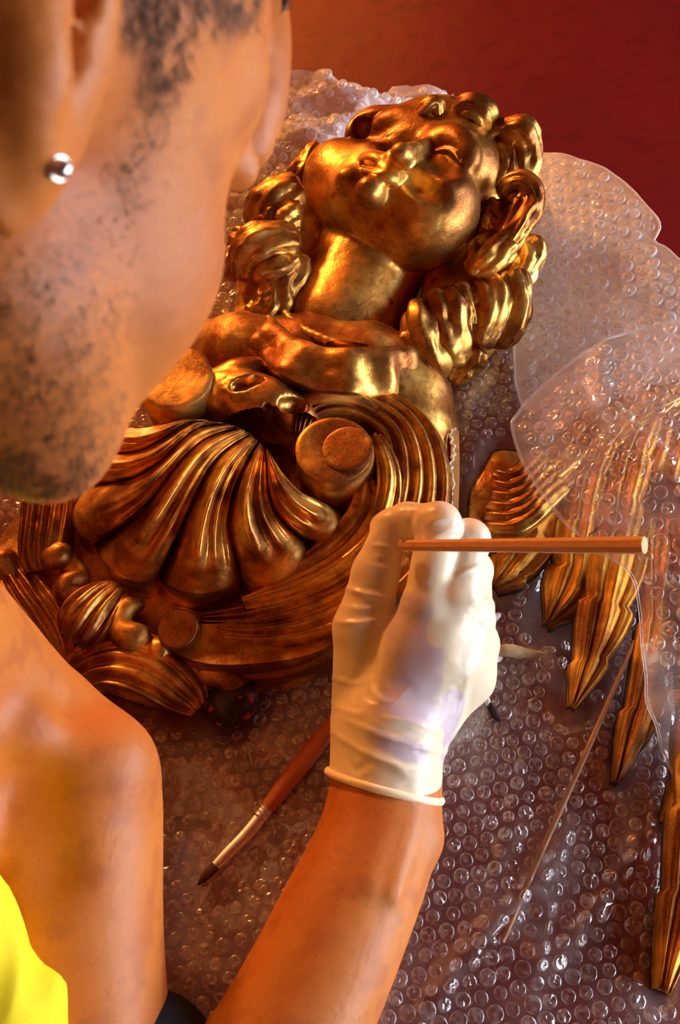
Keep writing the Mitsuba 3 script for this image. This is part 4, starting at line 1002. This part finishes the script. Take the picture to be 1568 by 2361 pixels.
# open the cuff: drop the faces that closed the cut
keep = ~((np.abs((gv[gm.faces] - cut_c) @ cut_n) < .0012).all(1) & (np.abs(gm.face_normals @ cut_n) > .8))
gm.update_faces(keep); gm.remove_unreferenced_vertices()
def pix(v):
    rel = v - CAM; d = rel @ FWD
    return np.column_stack([784 + FPX * (rel @ RGT) / d, 1180.5 - FPX * (rel @ UPV) / d])
def creased(m, lines):
    """pulls folds out of (or into) the skin of a mesh along traced lines on its upper side"""
    from scipy.spatial import cKDTree
    v, n = np.array(m.vertices), np.array(m.vertex_normals)
    q = pix(v); front = ((v - CAM) * n).sum(1) < 0
    off = np.zeros(len(v))
    for l, w, h in lines:
        h = h * 1.1
        s = spline(np.column_stack([np.array(l, float), np.zeros(len(l))]), 60)[:, :2]
        d, i = cKDTree(s).query(q)
        off += np.where(front, h * np.sin(np.pi * np.clip(i / 59, .05, .95)) ** .5 * np.exp(-(d / w) ** 2), 0)
    m = m.copy(); m.vertices = v + n * off[:, None]; return m
FOLDS = [([(808, 1664), (900, 1705), (1035, 1735)], 9, .0016), ([(890, 1655), (960, 1668), (1020, 1695)], 7, .0012), ([(770, 1690), (860, 1745), (1010, 1790)], 9, .0016), ([(830, 1540), (900, 1620), (950, 1580)], 7, .0007),
         ([(803, 1357), (850, 1372), (905, 1380)], 7, .0020), ([(775, 1432), (820, 1438), (870, 1430)], 7, .0016), ([(792, 1400), (840, 1405), (890, 1398)], 7, .0010), ([(1055, 1325), (1085, 1312), (1112, 1303)], 6, .0014), ([(1080, 1395), (1105, 1388), (1125, 1385)], 6, .0012),
         ([(985, 1210), (1020, 1195), (1058, 1200)], 6, .0010), ([(1000, 1240), (1030, 1225), (1058, 1228)], 6, .0008), ([(955, 1185), (945, 1210), (950, 1235)], 6, -.0012), ([(970, 1178), (962, 1205), (968, 1235)], 5, .0008), ([(1070, 1230), (1085, 1250), (1108, 1252)], 6, .0008),
         ([(850, 1255), (890, 1262), (930, 1280)], 7, .0009), ([(850, 1290), (890, 1298), (925, 1310)], 7, -.0009), ([(770, 1560), (800, 1575), (850, 1570)], 8, .0008), ([(765, 1620), (800, 1640), (850, 1650)], 8, .0009), ([(1080, 1560), (1060, 1640), (1040, 1700)], 9, .0012), ([(800, 1740), (820, 1775), (850, 1760)], 9, -.0010), ([(900, 1760), (940, 1790), (990, 1800)], 10, .0012)]
gm = creased(gm, FOLDS)
gv = np.array(gm.vertices)
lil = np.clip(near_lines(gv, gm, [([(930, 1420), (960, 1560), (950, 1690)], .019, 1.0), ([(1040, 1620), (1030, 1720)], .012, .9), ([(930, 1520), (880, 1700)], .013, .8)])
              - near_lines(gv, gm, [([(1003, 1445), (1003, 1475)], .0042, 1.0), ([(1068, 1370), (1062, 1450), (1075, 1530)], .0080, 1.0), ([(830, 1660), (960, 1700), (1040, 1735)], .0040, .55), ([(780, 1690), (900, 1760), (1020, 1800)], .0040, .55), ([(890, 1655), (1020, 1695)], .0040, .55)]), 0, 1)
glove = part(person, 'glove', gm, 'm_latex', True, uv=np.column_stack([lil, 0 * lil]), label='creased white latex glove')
# rolled rim of the cuff
ang = np.linspace(0, 2 * np.pi, 61)[:-1]
fx = RGT - (RGT @ cut_n) * cut_n; fx /= np.linalg.norm(fx); fy = np.cross(cut_n, fx)
rim = []
edges = np.array(gm.vertices)[np.abs((np.array(gm.vertices) - cut_c) @ cut_n) < .0025]
ea = np.arctan2((edges - cut_c) @ fy, (edges - cut_c) @ fx); er = np.hypot((edges - cut_c) @ fx, (edges - cut_c) @ fy)
for a in ang:
    w = np.abs((ea - a + np.pi) % (2 * np.pi) - np.pi) < .12
    r = er[w].max() if w.any() else .033
    rim.append(cut_c + r * (np.cos(a) * fx + np.sin(a) * fy))
rim = np.array(rim + rim[:3])
part(glove, 'rolled_rim', tube(rim, .0024, 10, 200, caps=False), 'm_latex_rim', True)

# sleeveless shirt, trousers
sh = Clay((-.56, -.32, -.34), (-.02, .46, .36), .003)
sh.chain([PD(-500, 1640, .49), (-.335, .35, .19)], [.072, .066], .02)
sh.chain([PD(-430, 1600, .48), PD(-565, 2300, .50), PD(-690, 3300, .62)], [.087, .088, .103], .04)
sh.ell(PD(-150, 2480, .47), (.050, .105, .05), np.array([RGT, UPV, FWD]), .02)
sh.chain([PD(-150, 1850, .45), PD(-80, 2120, .45), PD(10, 2330, .452), PD(60, 2420, .455)], [.014, .018, .020, .018], .012)
sh.chain([PD(110, 2290, .455), PD(95, 2370, .455)], [.0085, .010], .008)
part(person, 'shirt', creased(sh.mesh(4), [([(20, 2050), (40, 2180), (20, 2361)], 18, .002)]), 'm_shirt', True, label='bright yellow sleeveless shirt')
tr = Clay((-.62, -.46, ZF + .02), (.02, .10, .10), .006)
hip = PD(-690, 3300, .62)
tr.chain([hip, hip + [0, -.02, -.10]], [.112, .125], .03)
tr.chain([PD(330, 2470, .520), PD(180, 2700, .515), PD(-100, 3000, .545), hip + [.02, 0, -.02]], [.0395, .042, .055, .09], .03)
for sx in (-.09, .06): tr.chain([hip + [sx, -.02, -.12], np.array([hip[0] + sx, -.20, -.42]), np.array([hip[0] + sx, -.22, ZF + .03])], [.085, .07, .06], .02)
part(person, 'trousers', tr.mesh(3), 'm_trousers', True, label='black trousers')
# stud earring in the lobe
eo = PD(128, 385, .1985)
part(person, 'earring', cat([placed(lathe([(0, -.001), (.0024, -.001), (.0029, .0003), (.0024, .0016), (0, .0016)], 24), eo, hR), placed(trimesh.creation.icosphere(subdivisions=1, radius=.0021), eo + hR * .002, hR)]), 'm_gem', 30, label='small stud earring with a clear stone')
# ------------------------------------------------------------------ sticks, brush, swabs
scene['m_stick'] = two({'type': 'principled', 'base_color': proc(lambda p, n, uv: mix(mix((0.60, 0.25, 0.08), (0.72, 0.36, 0.14), fbm(p.x * 20, p.y * 600, p.z * 600, 2)), (0.10, 0.04, 0.02), smoothstep(0.80, 0.88, noise(p.x * 160, p.y * 160, p.z * 160)))), 'roughness': 0.55})
scene['m_handle'] = two({'type': 'principled', 'base_color': proc(lambda p, n, uv: mix((0.50, 0.12, 0.035), (0.60, 0.17, 0.05), fbm(p.x * 60, p.y * 60, p.z * 60))), 'roughness': 0.3, 'clearcoat': 0.6})
scene['m_ferrule'] = two({'type': 'roughconductor', 'material': 'Al', 'alpha': 0.22})
scene['m_bristle'] = two({'type': 'principled', 'base_color': proc(lambda p, n, uv: mix((0.05, 0.018, 0.012), (0.14, 0.05, 0.03), fbm(p.x * 900, p.y * 900, p.z * 300, 2))), 'roughness': 0.6})
scene['m_bamboo'] = two({'type': 'principled', 'base_color': proc(lambda p, n, uv: mix((0.30, 0.12, 0.045), (0.42, 0.19, 0.08), fbm(p.x * 300, p.y * 40, p.z * 300, 2))), 'roughness': 0.5})
scene['m_cotton'] = two({'type': 'principled', 'base_color': rgb(.86, .84, .84), 'roughness': 0.95, 'sheen': 0.5})
scene['m_dirty_cotton'] = two({'type': 'principled', 'base_color': proc(lambda p, n, uv: mix((0.20, 0.12, 0.06), (0.75, 0.58, 0.36), fbm(p.x * 160, p.y * 160, p.z * 160, 3))), 'roughness': 0.95})
scene['m_soot'] = two({'type': 'principled', 'base_color': rgb(.02, .012, .01), 'roughness': 0.95})

# stick held in the glove
st = thing('wooden_stick', 'plain wooden stick held across the gloved fingers, pointing right', 'stick')
a, b = PD(925, 1258, .595), PD(1484, 1257, .505)
def flat_stick(a, b, r0, r1):
    m = tube([a, (a * 2 + b) / 3, (a + b * 2) / 3, b], [r0, r0 * .7 + r1 * .3, r0 * .3 + r1 * .7, r1], 8, 24)
    return m
part(st, 'shaft', flat_stick(a, b, .0034, .0046), 'm_stick', 30)
part(st, 'cut_end', placed(lathe([(0, -.0012), (.0046, -.0012), (.0046, .0006), (0, .0014)], 8), b, b - a), 'm_bare_wood', 30, label='pale cut end')

# paint brush lying on the wrap
br = thing('paint_brush', 'paint brush with orange brown handle lying on bubble wrap left of the forearm', 'brush')
pb = lambda x, y, z=.012: P(x, y, z)
part(br, 'handle', tube([pb(612, 1868), pb(655, 1812), pb(705, 1748), pb(760, 1680), pb(830, 1595), pb(900, 1512)], [.0040, .0058, .0064, .0056, .0042, .0030], 20, 60), 'm_handle', True, label='orange brown lacquered handle')
fe = part(br, 'ferrule', tube([pb(620, 1857), pb(595, 1890), pb(560, 1932), pb(520, 1972), pb(497, 1996)], [.0044, .0044, .0042, .0038, .0034], 24, 50, flat=.8), 'm_ferrule', 40, label='polished metal ferrule')
for x, y in ((612, 1868), (606, 1876), (599, 1885)):
    d = pb(595, 1890) - pb(620, 1857)
    part(fe, 'crimp_ring', placed(trimesh.creation.torus(.0043, .0007, 32, 8), pb(x, y), d), 'm_ferrule', True)
part(br, 'bristles', tube([pb(502, 1990), pb(478, 2016), pb(455, 2040, .009)], [.0034, .0030, .0006], 18, 24, flat=.6), 'm_bristle', True, label='dark brown bristles')

# bamboo skewer
sk = thing('bamboo_skewer', 'long thin bamboo skewer lying between wing feathers and forearm on the bubble wrap', 'skewer')
part(sk, 'shaft', tube([P(1462, 1478, .024), P(1385, 1660, .016), P(1300, 1850, .011), P(1215, 2040, .010), P(1158, 2172, .010)], [.0015, .0018, .0019, .0018, .0016], 10, 60), 'm_bamboo', True)

# cotton swabs behind the glove
def swab(name_label, stem, tip, tip_m, r=.0012, tr=.0026):
    s = thing('cotton_swab', name_label, 'cotton swab')
    part(s, 'stem', tube([P(*q) for q in stem], r, 10, 24), 'm_cotton', True)
    pts = [P(*q) for q in tip]
    part(s, 'tip', roughen(tube(pts, [r * 1.1, tr, tr * 1.05, tr * .8, .0006][:len(pts)] if len(pts) == 5 else tr, 14, 30), .0006, 500, 4), tip_m, True)
    return s
swab('cotton swab with charred black tip beside the glove, pointing down right', [(1080, 1520, .012), (1105, 1572, .012), (1130, 1632, .011)], [(1126, 1622, .011), (1132, 1634, .011), (1139, 1646, .011), (1146, 1655, .010), (1153, 1664, .010)], 'm_soot', .0019, .0022)
swab('cotton swab with frayed brown tip right of the glove, pointing right', [(1060, 1520, .014), (1120, 1512, .014), (1150, 1505, .014)], [(1140, 1508, .014), (1160, 1500, .015), (1185, 1501, .015), (1215, 1506, .013), (1262, 1508, .010)], 'm_dirty_cotton', .0014, .0042)
swab('clean white cotton swab right of the glove, above the brown one', [(1080, 1470, .014), (1110, 1448, .014), (1130, 1432, .014)], [(1122, 1438, .014), (1132, 1430, .015), (1140, 1424, .015), (1148, 1419, .014), (1154, 1416, .013)], 'm_cotton', .0012, .0026)
swab('short white cotton swab between the charred and the brown one', [(1070, 1545, .014), (1110, 1530, .014), (1130, 1525, .014)], [(1120, 1528, .014), (1132, 1524, .014), (1142, 1521, .014), (1150, 1519, .013), (1158, 1516, .012)], 'm_cotton', .0012, .0026)
